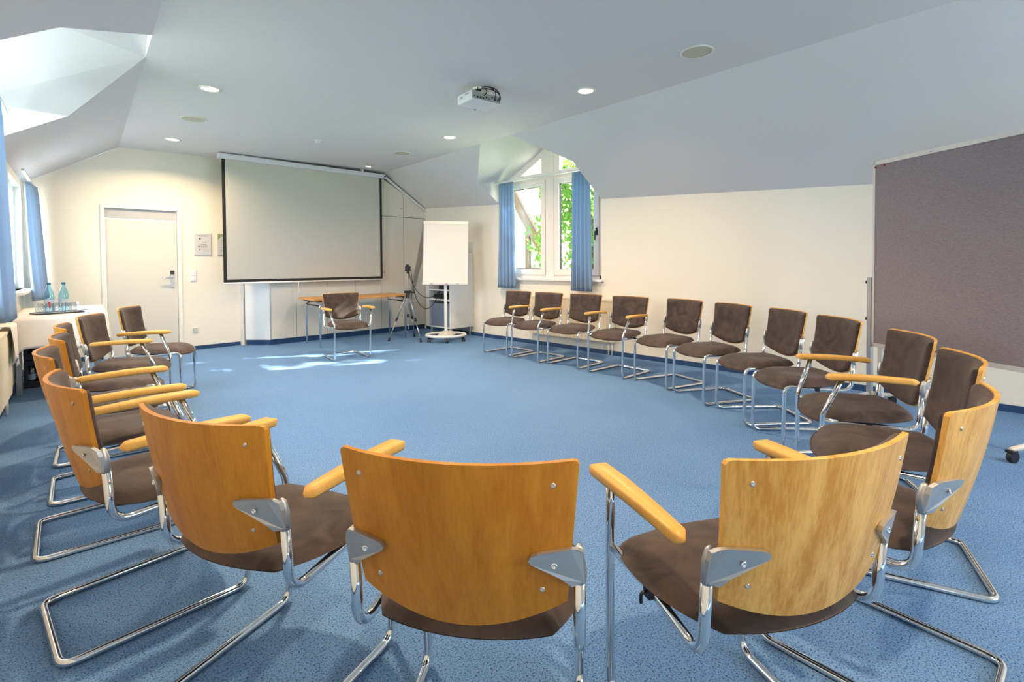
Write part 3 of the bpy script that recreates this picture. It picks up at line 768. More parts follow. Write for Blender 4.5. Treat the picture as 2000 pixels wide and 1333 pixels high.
# ------------------------------------------------------------------ chairs
def make_chair_meshes(arms):
    R = {}
    tr_ = 0.0120
    # one continuous bent tube: bracket - seat rail - front leg - runner - rear cross - and back up the other side
    def side(sx):
        up = [(sx * .236, -.147, .60), (sx * .236, -.133, .398), (sx * .218, .06, .405), (sx * .222, .252, .418)]
        return up
    b = MB()
    L_, R_ = side(-1), side(1)
    if not arms:
        path = [L_[0], L_[1], L_[2], L_[3], (-.222, .262, .0115), (-.212, -.255, .0115), (.212, -.255, .0115), (.222, .262, .0115), R_[3], R_[2], R_[1], R_[0]]
        rad = [0, .06, 0, .045, .05, .045, .045, .05, .045, 0, .06, 0]
        b.tube(fillet(path, rad, 7), tr_, 12)
    else:
        path = [(-.262, .185, .628), (-.226, .256, .44), (-.222, .262, .0115), (-.212, -.255, .0115), (.212, -.255, .0115), (.222, .262, .0115), (.226, .256, .44), (.262, .185, .628)]
        rad = [0, .12, .05, .045, .045, .05, .12, 0]
        b.tube(fillet(path, rad, 7), tr_, 12)
        for S_ in (L_, R_):
            b.tube(fillet([S_[0], S_[1], S_[2], (S_[3][0], .248, .412)], [0, .06, 0, 0], 7), tr_, 12)
    R['frame'] = [b.mesh('frame', M['chrome'])]
    # seat
    def so(u, v, top):
        u, v = u * 2 - 1, v * 2 - 1
        a = 0.62 if v > 0 else 0.57
        xs = u * (math.sqrt(1 - v * v / 2) * a + (1 - a)); ys = v * (math.sqrt(1 - u * u / 2) * a + (1 - a)) / 1.0
        k = (ys + 1) / 2
        x = xs * (.212 + .038 * math.sin(min(1, k * 1.25) * PI / 2)); y = -.172 + k * .470
        e = max(abs(u), abs(v))
        droop = -.045 * max(0, (k - .62) / .38) ** 2 + .010 * max(0, (.25 - k) / .25)
        side_ = -.012 * abs(xs) ** 2 * k
        if top: z = .430 + .040 * (1 - e ** 7) - .008 * (1 - min(1, abs(xs) / .8)) * (1 - abs(2 * k - .9)) + droop + side_
        else: z = .430 - .026 * (1 - e ** 5) + droop * .75 + side_
        return (x, y, z)
    b = MB(); b.grid(lambda u, v: so(u, v, True), 22, 22); b.grid(lambda u, v: so(u, v, False), 22, 22, flip=True)
    R['seat'] = [b.mesh('seat', M['suede'])]
    # plywood back
    def surf(s, t, zb=.470, zcor=.518, ztop=.82, inset=0.0):
        z0 = zb + (zcor - zb) * abs(s) ** 2.0 + inset; z1 = ztop - inset - .010 * max(0, (abs(s) - .955) / .045) ** 2.5
        z = z0 + (z1 - z0) * t
        hw = .211 + (.239 - .211) * (z - .5) / .32 - inset * .9
        x = s * hw
        y = -.192 + (.82 - z) * .22 - .006 * math.sin((z - .47) / .35 * PI) - .058 * (1 - (x / .239) ** 2)
        return x, y, z
    def shell(ya, yb2, nu=28, nv=20, inset=0, puff=False):
        b = MB(); wp = lambda k: .5 + .5 * math.copysign(1 - (1 - abs(2 * k - 1)) ** 1.55, 2 * k - 1)
        def fr(u, v):
            u, v = wp(u), wp(v); x, y, z = surf(u * 2 - 1, v, inset=inset); e = max(abs(u * 2 - 1), abs(v * 2 - 1))
            return (x, y + (ya + (yb2 - ya) * (math.sqrt(max(0, 1 - e ** 9)) if puff else 1)), z)
        def bk(u, v):
            u, v = wp(u), wp(v); x, y, z = surf(u * 2 - 1, v, inset=inset); return (x, y + ya, z)
        b.grid(fr, nu, nv, flip=True); b.grid(bk, nu, nv)
        if not puff:
            A = lambda k: (k, k + 1)
            n0 = (nu + 1) * (nv + 1); fs = []
            idx = [i for i in range(nu + 1)] + [j * (nu + 1) + nu for j in range(1, nv + 1)] + [nv * (nu + 1) + i for i in range(nu - 1, -1, -1)] + [j * (nu + 1) for j in range(nv - 1, 0, -1)]
            vs = [b.v[i] for i in idx] + [b.v[n0 + i] for i in idx]; n_ = len(idx)
            b.add(vs, [(i, (i + 1) % n_, n_ + (i + 1) % n_, n_ + i) for i in range(n_)])
        return b
    R['backrest'] = [shell(-.006, .006).mesh('backrest', M['honey'])]
    R['backrest_cushion'] = [shell(.0065, .036, 28, 24, inset=.0045, puff=True).mesh('backrest_cushion', M['suede'])]
    # brackets
    brs = []; scs = []
    for sx in (-1, 1):
        poly = [(.222, .558), (.246, .562), (.247, .612), (.243, .630), (.234, .640), (.222, .643), (.160, .640), (.148, .636), (.143, .628), (.148, .620), (.205, .578)]
        def bf(u, v, d, sx=sx):
            x, y, z = surf(min(1, u / .2), 0); yy = -.192 + (.82 - v) * .22 - .006 * math.sin((v - .47) / .35 * PI) - .058 * (1 - (u / .239) ** 2)
            if u > .235: yy = -.192 + (.82 - v) * .22
            return (sx * u, yy - .0065 - d, v)
        b = MB(); b.prism(poly, bf, 0.0, .011)
        b.tube([(sx * .234, -.153, .634), (sx * .2355, -.151, .627), (sx * .236, -.1465, .60), (sx * .236, -.1445, .558)], [.004, .009, .0122, .0122], 12)
        me = b.mesh('bracket', M['satin'])
        brs.append(me)
        c = bf(.19, .612, .011); b = MB(); b.lathe([(.0065, 0), (.0062, .002), (.003, .0022), (.003, .0005), (0, .0005)], n=12, mx=Matrix.Translation(c) @ Matrix.Rotation(PI / 2, 4, 'X'))
        scs.append(b.mesh('screw', M['chrome']))
    R['bracket'] = brs; R['_bs'] = scs
    sl_ = []
    for (x, z) in ((-.19, .775), (.19, .775), (-.165, .555), (.165, .555)):
        y = -.192 + (.82 - z) * .22 - .006 * math.sin((z - .47) / .35 * PI) - .058 * (1 - (x / .239) ** 2) - .0062
        b = MB(); b.lathe([(.0055, -.001), (.0052, .0012), (.0025, .0014), (0, .0002)], n=12, mx=Matrix.Translation((x, y, z)) @ Matrix.Rotation(PI / 2, 4, 'X'))
        sl_.append(b.mesh('screw', M['satin']))
    R['screw'] = sl_
    if arms:
        am = []
        for sx in (-1, 1):
            b = MB(); N = 22; prof = []
            for i in range(N + 1):
                t = i / N; y = -.118 + .372 * t
                hw = (.0155 + .0115 * min(1, t * 1.5)) * math.sqrt(max(0.02, 1 - max(0, (t - .93) / .07) ** 2 * .75)) * math.sqrt(max(.05, min(1, t / .04)))
                hh = .0138 * math.sqrt(max(0.1, 1 - max(0, (t - .95) / .05) ** 2 * .7)) * math.sqrt(max(.1, min(1, t / .03)))
                zc_ = .632 + .008 * math.sin(t * PI * .8)
                xc = sx * (.268 + .004 * t)
                prof.append([(xc + hw * cx_, y, zc_ + hh * cz_) for cx_, cz_ in ((-1, -.5), (-.82, -1), (.82, -1), (1, -.5), (1, .62), (.86, 1), (-.86, 1), (-1, .62))])
            vs = [p for r_ in prof for p in r_]; fs = [(i * 8 + k, i * 8 + (k + 1) % 8, (i + 1) * 8 + (k + 1) % 8, (i + 1) * 8 + k) for i in range(N) for k in range(8)]
            fs += [tuple(range(8))[::-1], tuple(N * 8 + k for k in range(8))]
            b.add(vs, fs, True); am.append(b.mesh('armrest', M['arm']))
        R['armrest'] = am
    b = MB(); b.box((-.238, .05, .395), (-.215, .075, .425)); b.tube(fillet([(-.235, .0625, .41), (-.252, .0625, .41), (-.252, .0625, .385)], .008), .004, 6)
    R['link_hook'] = [b.mesh('link_hook', M['black'])]
    return R


CHM = {False: make_chair_meshes(False), True: make_chair_meshes(True)}
PALE = {}
CG = 'circle of brown suede cantilever chairs'


def chair(x, y, th, arms, label, pale=False):
    """x, y: middle of the sled on the floor; th: facing, degrees clockwise from the camera's view direction"""
    e = empty('cantilever_chair', (x, y, 0), math.radians(-45.86 - th), label, 'chair', CG)
    Rr = CHM[arms]
    for part in ('frame', 'seat', 'backrest', 'backrest_cushion', 'bracket', 'armrest', 'link_hook'):
        for i, me in enumerate(Rr.get(part, [])):
            o = bpy.data.objects.new(part, me); link(o, e)
            if part == 'backrest':
                if pale:  # chairs in stronger light get the veneer painted brighter
                    o.material_slots[0].link = 'OBJECT'; o.material_slots[0].material = M['pale']
                for s in Rr['screw']: link(bpy.data.objects.new('screw', s), o)
            if part == 'bracket': link(bpy.data.objects.new('screw', Rr['_bs'][i]), o)
    return e


FIT = [  # x, y, facing, arms, lit veneer tone, label
    (0.763, 0.851, 9.64, False, False, 'armless chair seen squarely from behind, its shaded wood back filling the front centre'),
    (0.512, 1.466, 24.48, True, False, 'chair with armrests seen from behind, next to the front centre chair towards the windows'),
    (0.341, 2.166, 41.2, True, False, 'chair with armrests, its whole chrome sled showing, second from the front centre chair'),
    (0.338, 2.911, 47.9, True, False, 'chair with armrests, its curved wood back edge peeking out behind two nearer chairs'),
    (0.414, 3.499, 48.7, False, False, 'armless chair, third in the tight overlap of wood backs beside the covered table'),
    (0.467, 4.115, 49.9, False, False, 'armless chair, farthest of the overlapping wood backs, almost hidden before the tablecloth'),
    (0.633, 4.768, 67.5, True, True, 'chair with pale armrests turned sideways, one before the last towards the door'),
    (0.961, 5.469, 70.7, False, True, 'armless chair standing right in front of the door'),
    (3.089, 5.996, 143.2, True, True, 'lone chair with armrests facing the camera in front of the beech table'),
    (1.222, 0.410, -17.9, True, True, 'large chair with armrests and brightly lit wood back, seen from behind beside the front centre chair'),
    (1.832, 0.238, -39.4, False, True, 'armless chair with brightly lit wood back in three-quarter rear view, nearest the stray caster'),
    (2.500, 0.272, -61.3, False, True, 'armless chair with big smooth seat, between rear-view chair and armrest chair before the pinboard'),
    (3.085, 0.462, -73.1, True, True, 'chair with two long pale armrests directly in front of the pinboard'),
    (3.678, 0.864, -86.5, False, True, 'armless chair beside the pinboard edge, its back against the cream wall'),
    (4.061, 1.259, -92.2, False, True, 'armless chair, second from the pinboard along the bare wall'),
    (4.366, 1.757, -103.9, False, True, 'armless chair, third from the pinboard along the bare wall'),
    (4.608, 2.289, -115.8, False, True, 'armless chair next to the armrest chair along the bare wall'),
    (4.665, 2.899, -131.3, True, True, 'chair with honey armrests just beside the window on the bare wall side'),
    (4.730, 3.535, -134.5, False, True, 'armless chair under the gable window curtain nearer the pinboard'),
    (4.709, 4.102, -134.0, True, True, 'chair with honey armrests in the middle below the gable window'),
    (4.743, 4.667, -135.2, False, True, 'armless chair at the far end of the wall row, closest to the flip chart'),
]
for x, y, th, ar, pale, lb in FIT: chair(x, y, th, ar, lb, pale)

# ------------------------------------------------------------------ beech table by the wardrobe
T = empty('folding_table', (3.08, 6.91, 0), ang, 'long beech table on chrome legs in front of the wardrobe', 'table')
TL_, TW = 1.58, 0.62
MB().box((0, 0, .678), (TL_, TW, .708)).build('table_top', M['tabletop'], T, bevel=.004)
for (lx, s) in ((.10, 1), (TL_ - .08, -1)):
    for ly in (.04, TW - .06):
        MB().tube(fillet([(lx + s * .17, ly, .668), (lx + s * .06, ly, .655), (lx, ly, .60), (lx, ly, 0.004)], .06), .014, 12).build('leg', M['chrome'], T)
    b = MB(); b.tube([(lx, .04, .60), (lx, TW - .06, .60)], .010, 8); b.box((lx - .03, .03, .655), (lx + .03, TW - .03, .678)); b.build('leg_brace', M['black'], T)

# ------------------------------------------------------------------ tripod with camera
tpc = Vector((4.46, 6.62, 0))
tp = empty('camera_tripod', tpc, 0, 'black and silver camera tripod standing between table and flip chart', 'tripod')
hubz = .72
for (fx, fy) in ((4.166, 6.72), (4.73, 6.84), (4.45, 6.27)):
    ft = Vector((fx, fy, .02)) - tpc; hb_ = Vector((0, 0, hubz)); dr_ = (ft - hb_)
    top = hb_ + Vector((dr_.x, dr_.y, 0)).normalized() * .03
    lg = MB().tube([top, top + (ft - top) * .55], .011, 8).build('leg', M['steel'], tp)
    MB().tube([top + (ft - top) * .55, ft], .008, 8).build('lower_leg', M['steel'], lg)
    MB().tube([top + (ft - top) * .52, top + (ft - top) * .58], .018, 8).build('leg_clamp', M['black'], lg)
    MB().tube([ft - (ft - top) * .05, ft - Vector((0, 0, .018))], .016, 8).build('rubber_foot', M['rubber'], lg)
b = MB(); b.cyl((0, 0, .17), .008, .92, 10); b.build('center_column', M['steel'], tp)
b = MB(); b.cyl((0, 0, .66), .032, .10, 14); b.box((-.05, -.03, .74), (.05, .03, .78)); b.tube([(.02, 0, .75), (.11, -.02, .745)], .007, 8); b.cyl((.11, -.02, .735), .012, .03, 10); MB().cyl((0, 0, .36), .02, .05, 12).build('column_foot', M['black'], tp)
b.build('hub', M['black'], tp)
b = MB(); b.cyl((0, 0, 1.05), .02, .05, 12); b.box((-.035, -.03, 1.09), (.035, .03, 1.11)); b.tube([(0, -.02, 1.08), (-.03, -.05, 1.02), (-.03, -.06, .98)], .006, 8); b.build('pan_head', M['black'], tp)
vc = empty('video_camera', (tpc.x, tpc.y, 1.111), math.radians(-40), 'small black camera mounted on top of the tripod', 'camera')
MB().box((-.04, -.03, 0), (.045, .03, .055)).build('camera_body', M['black'], vc, bevel=.006)
MB().cyl((.0, -.07, .03), .024, .05, 18, 'Y').build('lens', M['black'], vc)
MB().box((-.025, -.02, .055), (.02, .02, .085)).build('microphone', M['black'], vc, bevel=.004)


def bez(ps, n=16):
    out = []
    for k in range(n + 1):
        t = k / n; P_ = [Vector(p) for p in ps]
        while len(P_) > 1: P_ = [P_[i] * (1 - t) + P_[i + 1] * t for i in range(len(P_) - 1)]
        out.append(P_[0])
    return out


MB().tube(bez([(4.47, 6.61, 1.115), (4.49, 6.58, .80), (4.68, 6.5, .55), (4.86, 6.55, .62), (5.12, 6.56, .80)]), .005, 6).build('camera_cable', M['black'], label='upper black cable sagging from the camera to the white cabinet', cat='cable')
MB().tube(bez([(4.50, 6.60, 1.11), (4.56, 6.60, .9), (4.48, 6.58, .34), (4.90, 6.5, .22), (4.95, 6.56, .72), (5.12, 6.60, .78)]), .005, 6).build('camera_cable', M['black'], label='lower black cable hanging in a deep loop beside the tripod', cat='cable')

# ------------------------------------------------------------------ white equipment cabinet in the corner
cb_ = empty('equipment_cabinet', (5.0, 6.24, 0), 0, 'white open equipment cabinet in the corner behind the flip chart', 'cabinet')
b = MB(); z0, z1, w, d = .15, 1.37, .58, .49; t = .02
b.box((0, 0, z0), (d, t, z1)); b.box((0, w - t, z0), (d, w, z1)); b.box((0, t, z0), (d, w - t, z0 + t)); b.box((0, t, z1 - t), (d, w - t, z1)); b.box((d - .01, t, z0 + t), (d, w - t, z1 - t))
b.build('carcass', M['white'], cb_, bevel=.002)
for z in (.60, .76, 1.05): MB().box((.005, t, z), (d - .01, w - t, z + .022)).build('shelf', M['white'], cb_)
b = MB()
for (x, y) in ((.03, .03), (.03, w - .05), (d - .05, .03), (d - .05, w - .05)): b.box((x, y, 0.0), (x + .025, y + .025, z0))
b.build('feet', M['alu'], cb_)
b = MB(); b.box((.15, -.006, .36), (.23, 0, .44)); b.build('socket_plate', M['socket'], cb_, bevel=.003)
MB().cyl((.36, -.006, .93), .02, .006, 16, 'Y').build('cable_grommet', M['satin'], cb_)
bx = empty('storage_box', (5.03, 6.28, .1705), 0, 'grey-blue slatted plastic box on the bottom of the white cabinet', 'box')
MB().box((0, 0, 0), (.40, .50, .38)).build('box_body', M['greyblue'], bx, bevel=.01)
b = MB()
for k in range(11): b.box((-.006, .02, .02 + k * .032), (0.0, .48, .04 + k * .032))
b.build('slats', M['greyblue'], bx)
av = MB(); av.box((5.04, 6.29, .6225), (5.38, 6.72, .69)); av.build('av_receiver', M['black'], bevel=.005, label='flat black audio device on the middle shelf of the white cabinet', cat='audio device')
av = MB(); av.box((5.05, 6.30, .7825), (5.36, 6.60, .86)); av.build('media_player', M['black'], bevel=.005, label='black device on the upper shelf of the white cabinet behind the flip chart', cat='audio device')

# ------------------------------------------------------------------ flip chart
fcl = Vector((4.80, 6.10, 0)); fa = math.atan2(-.75, -.66) + PI / 2   # local -y faces the camera
fc = empty('flip_chart', fcl, fa, 'white mobile flip chart with blank paper on a round wheeled base', 'flip chart')
b = MB(); R_ = .30
pts = [(R_ * math.cos(a) * 1.0, R_ * math.sin(a) * .85, .095) for a in [math.radians(100 + 340 * k / 40) for k in range(41)]]
b.tube(pts, .022, 10)
b.build('base_ring', M['white'], fc)
MB().add([(-.14, -.20, .10), (.04, -.22, .10), (.20, .16, .10), (.04, .18, .10), (-.05, -.04, .16), (.03, -.04, .16), (.06, .04, .16), (-.02, .04, .16)], [(0, 1, 5, 4), (1, 2, 6, 5), (2, 3, 7, 6), (3, 0, 4, 7), (4, 5, 6, 7), (3, 2, 1, 0)]).build('base_bridge', M['alul'], fc)
for a in (215, 275, 335, 30, 140):
    x, y = .30 * math.cos(math.radians(a)), .255 * math.sin(math.radians(a))
    b = MB(); b.cyl((x - .022, y, .034), .033, .018, 14, 'X'); b.cyl((x + .006, y, .034), .033, .018, 14, 'X'); b.cyl((x, y, .05), .012, .035, 8); b.build('caster', M['black'], fc)
MB().box((-.022, -.03, .12), (.022, .03, 1.20)).build('mast', M['white'], fc, bevel=.006)
tilt = Matrix.Translation((0, -.05, .87)) @ Matrix.Rotation(math.radians(-7), 4, 'X') @ Matrix.Rotation(math.radians(.8), 4, 'Y')
b = MB().box((-.345, 0, 0), (.345, .02, 1.0), tilt); b.build('board', M['white'], fc)
MB().box((-.338, -.012, .055), (.338, -.001, .965), tilt).build('paper_pad', M['paper'], fc)
MB().box((-.348, -.016, .955), (.348, .022, 1.005), tilt).build('clamp_bar', M['alul'], fc, bevel=.004)
tr2 = MB().box((-.35, -.045, 0.0), (.35, 0.0, .05), tilt).build('pen_tray', M['alul'], fc, bevel=.008)
MB().box((-.23, -.047, .012), (-.19, -.0445, .02), tilt).build('tray_slot', M['print'], tr2)
MB().box((.0, -.047, .012), (.04, -.0445, .02), tilt).build('tray_badge', M['red'], tr2)
MB().box((.17, -.047, .012), (.21, -.0445, .02), tilt).build('tray_slot', M['print'], tr2)

# ------------------------------------------------------------------ radiators
def radiator(name, loc, rz, w, h, z0, label):
    e = empty(name, loc, rz, label, 'radiator')
    b = MB()
    def fr_(u, v):
        return (u * w, -.07 + .006 * math.cos(u * w / .033 * 2 * PI) * (1 if .03 < v < .97 else .2), z0 + v * h)
    b.grid(fr_, int(w / .0055), 8); b.box((0, -.062, z0), (w, -.03, z0 + h)); b.build('panel', M['radiator'], e)
    b = MB(); b.box((-.002, -.078, z0 + h - .01), (w + .002, -.02, z0 + h + .012)); b.build('top_grille', M['radiator'], e, bevel=.003)
    b = MB(); b.cyl((w + .01, -.05, z0 + h - .06), .014, .05, 12, 'X'); b.cyl((w + .06, -.05, z0 + h - .06), .02, .05, 14, 'X'); b.build('valve', M['white'], e)
    b = MB(); b.tube([(w - .04, -.04, z0 + .02), (w - .04, -.04, 0)], .009, 8); b.tube([(w - .09, -.04, z0 + .02), (w - .09, -.04, 0)], .009, 8); b.build('pipes', M['white'], e)
    b = MB(); b.box((.1, -.035, z0 + .05), (.14, 0, z0 + h - .05)); b.box((w - .14, -.035, z0 + .05), (w - .1, 0, z0 + h - .05)); b.build('wall_brackets', M['white'], e)
    return e


radiator('radiator', (5.498, 4.92, 0), -PI / 2, 1.45, .54, .17, 'cream panel radiator on the wall below the gable window, behind the chairs')
radiator('radiator', (xl(3.78) + .001, 3.78, 0), ax, 1.95, .52, .16, 'cream radiator at the photo\'s edge, below the hanging tablecloth')
so = empty('power_socket', (5.498, 3.92, 0), -PI / 2, 'white wall socket low on the wall behind the chairs under the window', 'socket')
MB().box((0, -.008, .11), (.08, 0, .19)).build('plate', M['socket'], so, bevel=.004)
MB().lathe([(.026, 0), (.026, .004), (.02, .004), (.02, -.006), (0, -.006)], n=20, mx=Matrix.Translation((.04, -.009, .15)) @ Matrix.Rotation(PI / 2, 4, 'X')).build('socket_cup', M['lcream'], so)

# ------------------------------------------------------------------ drinks table in the corner
DA = -0.0873
DT = empty('drinks_table', (xl(5.95) + .035, 5.95, 0), DA, 'table with grey legs hidden beneath the cream tablecloth in the corner', 'table')
TWd, TLn, tz = .645, 1.46, .742
MB().box((0, 0, tz - .03), (TWd, TLn, tz)).build('table_top', M['tabletop'], DT)
for (x, y) in ((.024, .50), (TWd - .06, .32), (.08, TLn - .1), (TWd - .06, TLn - .1)):
    MB().box((x - .02, y - .02, 0), (x + .02, y + .02, tz - .03)).build('leg', M['steel'], DT)
b = MB()
zt_ = tz + .004
b.grid(lambda u, v: (-.002 + (TWd + .012) * u, -.008 + (TLn + .016) * v, zt_), 16, 24)
def drop_front(u, v):
    hem = .275 - .015 * math.sin(u * 7) + .10 * max(0, (.14 - u) / .14)
    return (-.002 + (TWd + .012) * u + .02 * v * u, -.008 - v * (.022 + .010 * math.sin(u * 13)), zt_ - hem * v)
def drop_side(u, v):
    hem = .275 - .015 * math.sin(7) * (1 - u) + .02 * math.sin(u * 5)
    return (TWd + .010 + v * (.02 + .014 * math.sin(u * 19)), -.008 + (TLn + .016) * u - .031 * v * (1 - u), zt_ - hem * v)
b.grid(drop_front, 40, 10); b.grid(drop_side, 40, 10)
b.grid(lambda u, v: (-.002 + (TWd + .012) * u, TLn + .008 + .02 * v, zt_ - .27 * v), 20, 6)
o = b.build('tablecloth', M['cloth'], weld=True, label='cream tablecloth covering the drinks table beside the curtain', cat='tablecloth')
o.location = (xl(5.95) + .035, 5.95, 0); o.rotation_euler = (0, 0, DA)
for p in o.data.polygons: p.use_smooth = True
s_ = o.modifiers.new('thick', 'SOLIDIFY'); s_.thickness = .002; s_.offset = 1
# cloth corner hanging over the radiator
b = MB()
def hang(u, v):
    y = 5.42 + .40 * u; return (xl(y) + .092 + .012 * math.sin(u * 11 + v * 2) + .012 * v, y, .725 - (.26 + .08 * u + .03 * math.sin(u * 9)) * v)
b.grid(hang, 24, 10); b.grid(lambda u, v: (xl(5.42 + .40 * u) + .01 + (.082 + .012 * math.sin(u * 11)) * v, 5.42 + .40 * u, .725), 24, 3)
o = b.build('draped_cloth', M['cloth'], label='cream cloth draped over the radiator next to the drinks table', cat='cloth')
s_ = o.modifiers.new('thick', 'SOLIDIFY'); s_.thickness = .003

tz2 = zt_ + .0025
tr3 = empty('serving_tray', (.36, 6.33, tz2), math.radians(12), 'flat dark serving tray under the glasses and bottles', 'tray')
MB().box((-.17, -.115, 0), (.17, .115, .006)).build('tray_plate', M['satin'], tr3, bevel=.003)
b = MB(); b.tube(fillet([(-.17, -.115, .008), (.17, -.115, .008), (.17, .115, .008), (-.17, .115, .008)], .03, closed=True), .006, 8, closed=True); b.build('rim', M['black'], tr3)
tzz = tz2 + .0065


def bottle(x, y, z, mt, cap, label, group, lab=True, s=1.0):
    e = empty('water_bottle', (x, y, z), 0, label, 'bottle', group)
    MB().lathe([(0, .002), (.030 * s, 0), (.037 * s, .010 * s), (.038 * s, .05 * s), (.036 * s, .09 * s), (.038 * s, .13 * s), (.0385 * s, .155 * s), (.033 * s, .19 * s), (.021 * s, .225 * s), (.0135 * s, .245 * s), (.0135 * s, .268 * s), (0, .268 * s)], n=20).build('bottle_body', mt, e)
    MB().cyl((0, 0, .262 * s), .0155 * s, .022 * s, 16).build('cap', cap, e)
    if lab: MB().lathe([(.0385 * s, .055 * s), (.0388 * s, .09 * s), (.0388 * s, .125 * s)], n=20).build('bottle_label', M['label'], e)
    return e


bottle(.305, 6.355, tzz, M['bottle'], M['bluecap'], 'pale blue water bottle on the tray, the one nearer the curtain', 'blue water bottles on the tray')
bottle(.408, 6.375, tzz, M['bottle'], M['bluecap'], 'pale blue water bottle on the tray, the one nearer the door', 'blue water bottles on the tray')
gl = [(.235, 6.255), (.255, 6.33), (.30, 6.265), (.355, 6.29), (.415, 6.295), (.475, 6.315), (.485, 6.385), (.357, 6.438)]
for i, (x, y) in enumerate(gl):
    o = MB().lathe([(.0, .003), (.026, .0), (.028, .004), (.0335, .092), (.0325, .092), (.027, .008), (0, .007)], (0, 0, 0), 20).build('tumbler', M['tumbler'], label='upturned clear tumbler standing among the glasses on the dark tray', cat='glass', group='tumblers on the tray')
    o.location = (x, y, tzz)
bo = MB(); bo.tube([(0, 0, .0085), (.004, .004, .05)], .0035, 8); o = bo.build('bottle_opener', M['chrome'], label='bottle opener with a red handle standing in a tumbler', cat='bottle opener'); o.location = (.30, 6.265, tzz)
MB().tube([(.004, .004, .05), (.001, .008, .105)], [.007, .010], 8).build('handle', M['red'], o)
bo = MB(); bo.tube([(0, 0, .0085), (.002, .002, .10)], .0022, 6); o = bo.build('stirring_stick', M['cardb'], label='thin dark stick standing in a tumbler before the bottles', cat='stick'); o.location = (.415, 6.295, tzz)
MB().box((0, 0, 0), (.13, .10, .0012), Matrix.Translation((.50, 6.52, tz2)) @ Matrix.Rotation(.4, 4, 'Z')).build('leaflet', M['cardb'], label='blue and white leaflet lying on the tablecloth beside the tray', cat='leaflet')

# crates below
def crate(x, y, z, label, front_open=True):
    e = empty('drinks_crate', (x, y, z), DA, label, 'crate', 'dark drinks crates under the covered table'); w, d, h, t = .40, .30, .27, .012
    b = MB(); b.box((0, 0, 0), (w, d, .03)); b.box((0, d - t, .03), (w, d, h)); b.box((0, t, .03), (t, d - t, h)); b.box((w - t, t, .03), (w, d - t, h)); b.box((0, 0, .03), (w, t, .06)); b.box((0, 0, h - .05), (w, t, h)); b.box((0, 0, .06), (.03, t, h - .05)); b.box((w - .03, 0, .06), (w, t, h - .05))
    b.build('crate_body', M['crate'], e, bevel=.003); 
    b = MB(); b.box((.195, .02, .03), (.205, d - .02, .16)); b.build('divider', M['crate'], e)
    return e


crate(.13, 6.74, 0.0, 'dark drinks crate on the floor with labelled bottles inside, under the covered table')
crate(.13, 6.745, .2752, 'empty-looking dark crate stacked on the bottle crate under the covered table')
for i, (x, y) in enumerate(((.185, 6.80), (.275, 6.79), (.385, 6.78), (.475, 6.77), (.235, 6.91), (.43, 6.90))):
    bottle(x, y, .0305, M['dimbottle'], M['black'], 'clear bottle with pale label standing in the floor crate under the table', 'bottles in the floor crate', True, .80)

# ------------------------------------------------------------------ pinboard
pa = Vector((4.925, 0.69, 0)); pd = Vector((-.566, -.824, 0)).normalized()
pz = math.atan2(pd.y, pd.x)
PB = empty('pinboard', pa, pz, 'tall mobile grey felt pinboard in an aluminium frame', 'pinboard')
PW = 1.22; zb, zt2 = .50, 1.992
MB().box((.012, -.012, zb + .02), (PW - .012, .012, zt2 - .02)).build('felt_panel', M['felt'], PB)
b = MB(); b.box((0, -.018, zt2 - .032), (PW, .018, zt2)); b.build('top_profile', M['alul'], PB)
b = MB(); b.box((0, -.018, zb), (PW, .018, zb + .032)); b.build('bottom_profile', M['alul'], PB)
for x in (0, PW - .02): MB().box((x, -.018, zb), (x + .02, .018, zt2)).build('side_profile', M['alul'], PB)
for x in (0, PW): MB().box((x - .012, -.022, zt2 - .02), (x + .012, .022, zt2 + .006)).build('corner_cap', M['alu'], PB)
b = MB(); b.box((.02, -.0195, zt2 - .026), (.06, -.0181, zt2 - .012)); b.box((.44, -.0195, zt2 - .026), (.475, -.0181, zt2 - .008)); b.build('sticker', M['paper'], PB)
b = MB()
for x, s in ((.447, .006), (.458, .004), (.466, .004)): b.box((x, -.0199, zt2 - .022), (x + s, -.0195, zt2 - .014))
b.build('sticker_print', M['cardb'], PB)
for x, z in ((.02, zt2 - .05), (.095, zt2 - .045)):
    MB().cyl((x, -.022, z), .007, .008, 10, 'Y').build('push_pin', M['red'], PB)
for x, s in ((-.028, 1), (PW - .11, -1)):
    fo = MB(); fo.box((x - .018, -.016, .10), (x + .018, .016, 1.06 if s > 0 else zb)); fo.build('stand_post', M['alu'], PB)
    b = MB(); b.tube(fillet([(x, -.235, .075), (x, 0, .105), (x, .235, .075)], .1), .018, 10); b.build('foot', M['alul'], PB)
    for y in (-.225, .225):
        b = MB(); b.cyl((x - .014, y, .034), .033, .028, 14, 'X'); b.cyl((x, y, .045), .010, .03, 8); b.box((x - .02, y - .03, .06), (x + .02, y + .012, .075)); b.build('caster', M['black'], PB)
    for z in ((1.02, .72) if s > 0 else (.30,)): MB().cyl((x - (.035 if s > 0 else -.018), 0, z), .014, .018, 12, 'X').build('clamp_knob', M['black'], PB)
MB().box((.05, -.012, .10), (.085, .012, zb)).build('inner_post', M['alul'], PB)
MB().box((-.02, -.01, .10), (.09, .01, .13)).build('post_link', M['alul'], PB)


# ------------------------------------------------------------------ outdoors
struct(MB().box((-60, -60, -3.3), (60, 70, -3.2)).build('ground', M['lawn']))


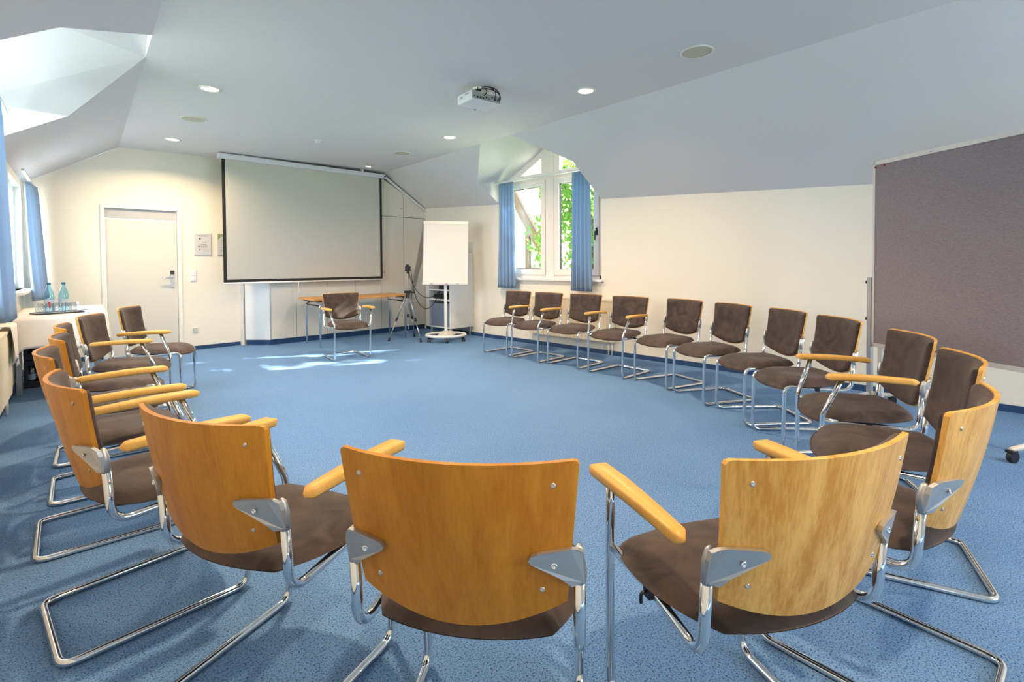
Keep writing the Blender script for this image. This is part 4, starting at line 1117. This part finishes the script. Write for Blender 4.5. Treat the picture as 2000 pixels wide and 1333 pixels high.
def tree(x, y, z0, h, r, n, label, seed, leaf=.16, trunk=True, squash=1.0):
    rnd = random.Random(seed); e = empty('broadleaf_tree', (x, y, z0), 0, label, 'tree', 'trees outside the gable window')
    b = MB()
    blobs = [(rnd.uniform(-.6, .6) * r, rnd.uniform(-.6, .6) * r, h + rnd.uniform(-.7, .7) * r * squash, rnd.uniform(.35, .6) * r) for _ in range(9)]
    for _ in range(n):
        c = rnd.choice(blobs); d = Vector((rnd.gauss(0, 1), rnd.gauss(0, 1), rnd.gauss(0, 1))).normalized() * c[3] * rnd.uniform(.5, 1.0)
        p = Vector(c[:3]) + d; a = Vector((rnd.gauss(0, 1), rnd.gauss(0, 1), rnd.gauss(0, 1))).normalized(); k = a.orthogonal().normalized(); w = a.cross(k)
        s = leaf * rnd.uniform(.6, 1.2)
        b.add([p - k * s, p - w * s * .5, p + k * s, p + w * s * .5], [(0, 1, 2, 3)])
    b.build('foliage', M['leaf'], e)
    b = MB(); b.tube([(0, 0, 0), (0.1, 0, h * .5), (0, .1, h)], [.22, .17, .08], 8)
    for c in blobs[:6]: b.tube([(0, 0.05, h * .55), (c[0] * .5, c[1] * .5, (h * .55 + c[2]) / 2 + .2), c[:3]], [.09, .06, .03], 6)
    b.build('trunk', M['bark'], e)
    return e


tree(11.2, 7.75, -3.2, 5.9, 1.7, 4200, 'bright green tree outside filling the window pane nearer the pinboard', 21, .10)
tree(26.5, 25.5, -3.2, 11.0, 4.6, 3200, 'tree crown rising above the neighbouring roof outside the window', 22, .22)
tree(10.6, 9.8, -3.2, 3.2, .75, 1500, 'low green shrubby tree outside below the neighbouring gable', 23, .08)
tree(25, 15.5, -3.2, 8.5, 4.0, 3500, 'darker tree farther away outside behind the bright green tree', 24, .24)
tree(11.5, 1.3, -3.2, 8.6, 2.6, 1500, 'tall tree beside the house outside that breaks up the sunlight', 25, .19)

H = empty('neighbour_house', (13.0, 0, -3.2), 0, 'sunlit neighbouring house with a steep timber gable outside the window', 'house')
def hy(v): return v
g0, apex, zap, eav, zeav = 11.0, 15.6, 11.1, 11.0, 4.35
b = MB(); pr = [(11.25, 0), (19.9, 0), (19.9, 4.4), (15.6, 10.9), (11.25, 4.55)]
b.prism(pr, lambda u, v, d: (d, u, v), 0.35, 7.0); b.build('wall', M['render'], H)
b = MB()
b.prism([(10.85, 4.1), (15.6, 11.0), (15.6, 11.55), (10.5, 4.1)], lambda u, v, d: (d, u, v), 0.0, 0.08)
b.prism([(20.35, 4.1), (15.6, 11.0), (15.6, 11.55), (20.7, 4.1)], lambda u, v, d: (d, u, v), 0.0, 0.08)
b.build('bargeboard', M['timber'], H)
b = MB(); b.prism([(10.6, 4.2), (15.6, 11.45), (15.6, 11.6), (10.4, 4.2)], lambda u, v, d: (d, u, v), 0.05, 7.3); b.prism([(20.6, 4.2), (15.6, 11.45), (15.6, 11.6), (20.8, 4.2)], lambda u, v, d: (d, u, v), 0.05, 7.3); b.build('roof', M['tiles'], H)
b = MB(); b.box((.25, 12.0, 0), (.36, 12.18, 5.6)); b.box((.25, 11.2, 4.05), (.36, 19.9, 4.25)); b.box((.25, 13.8, 4.25), (.36, 13.98, 8.0)); b.build('timber_beams', M['timber'], H)
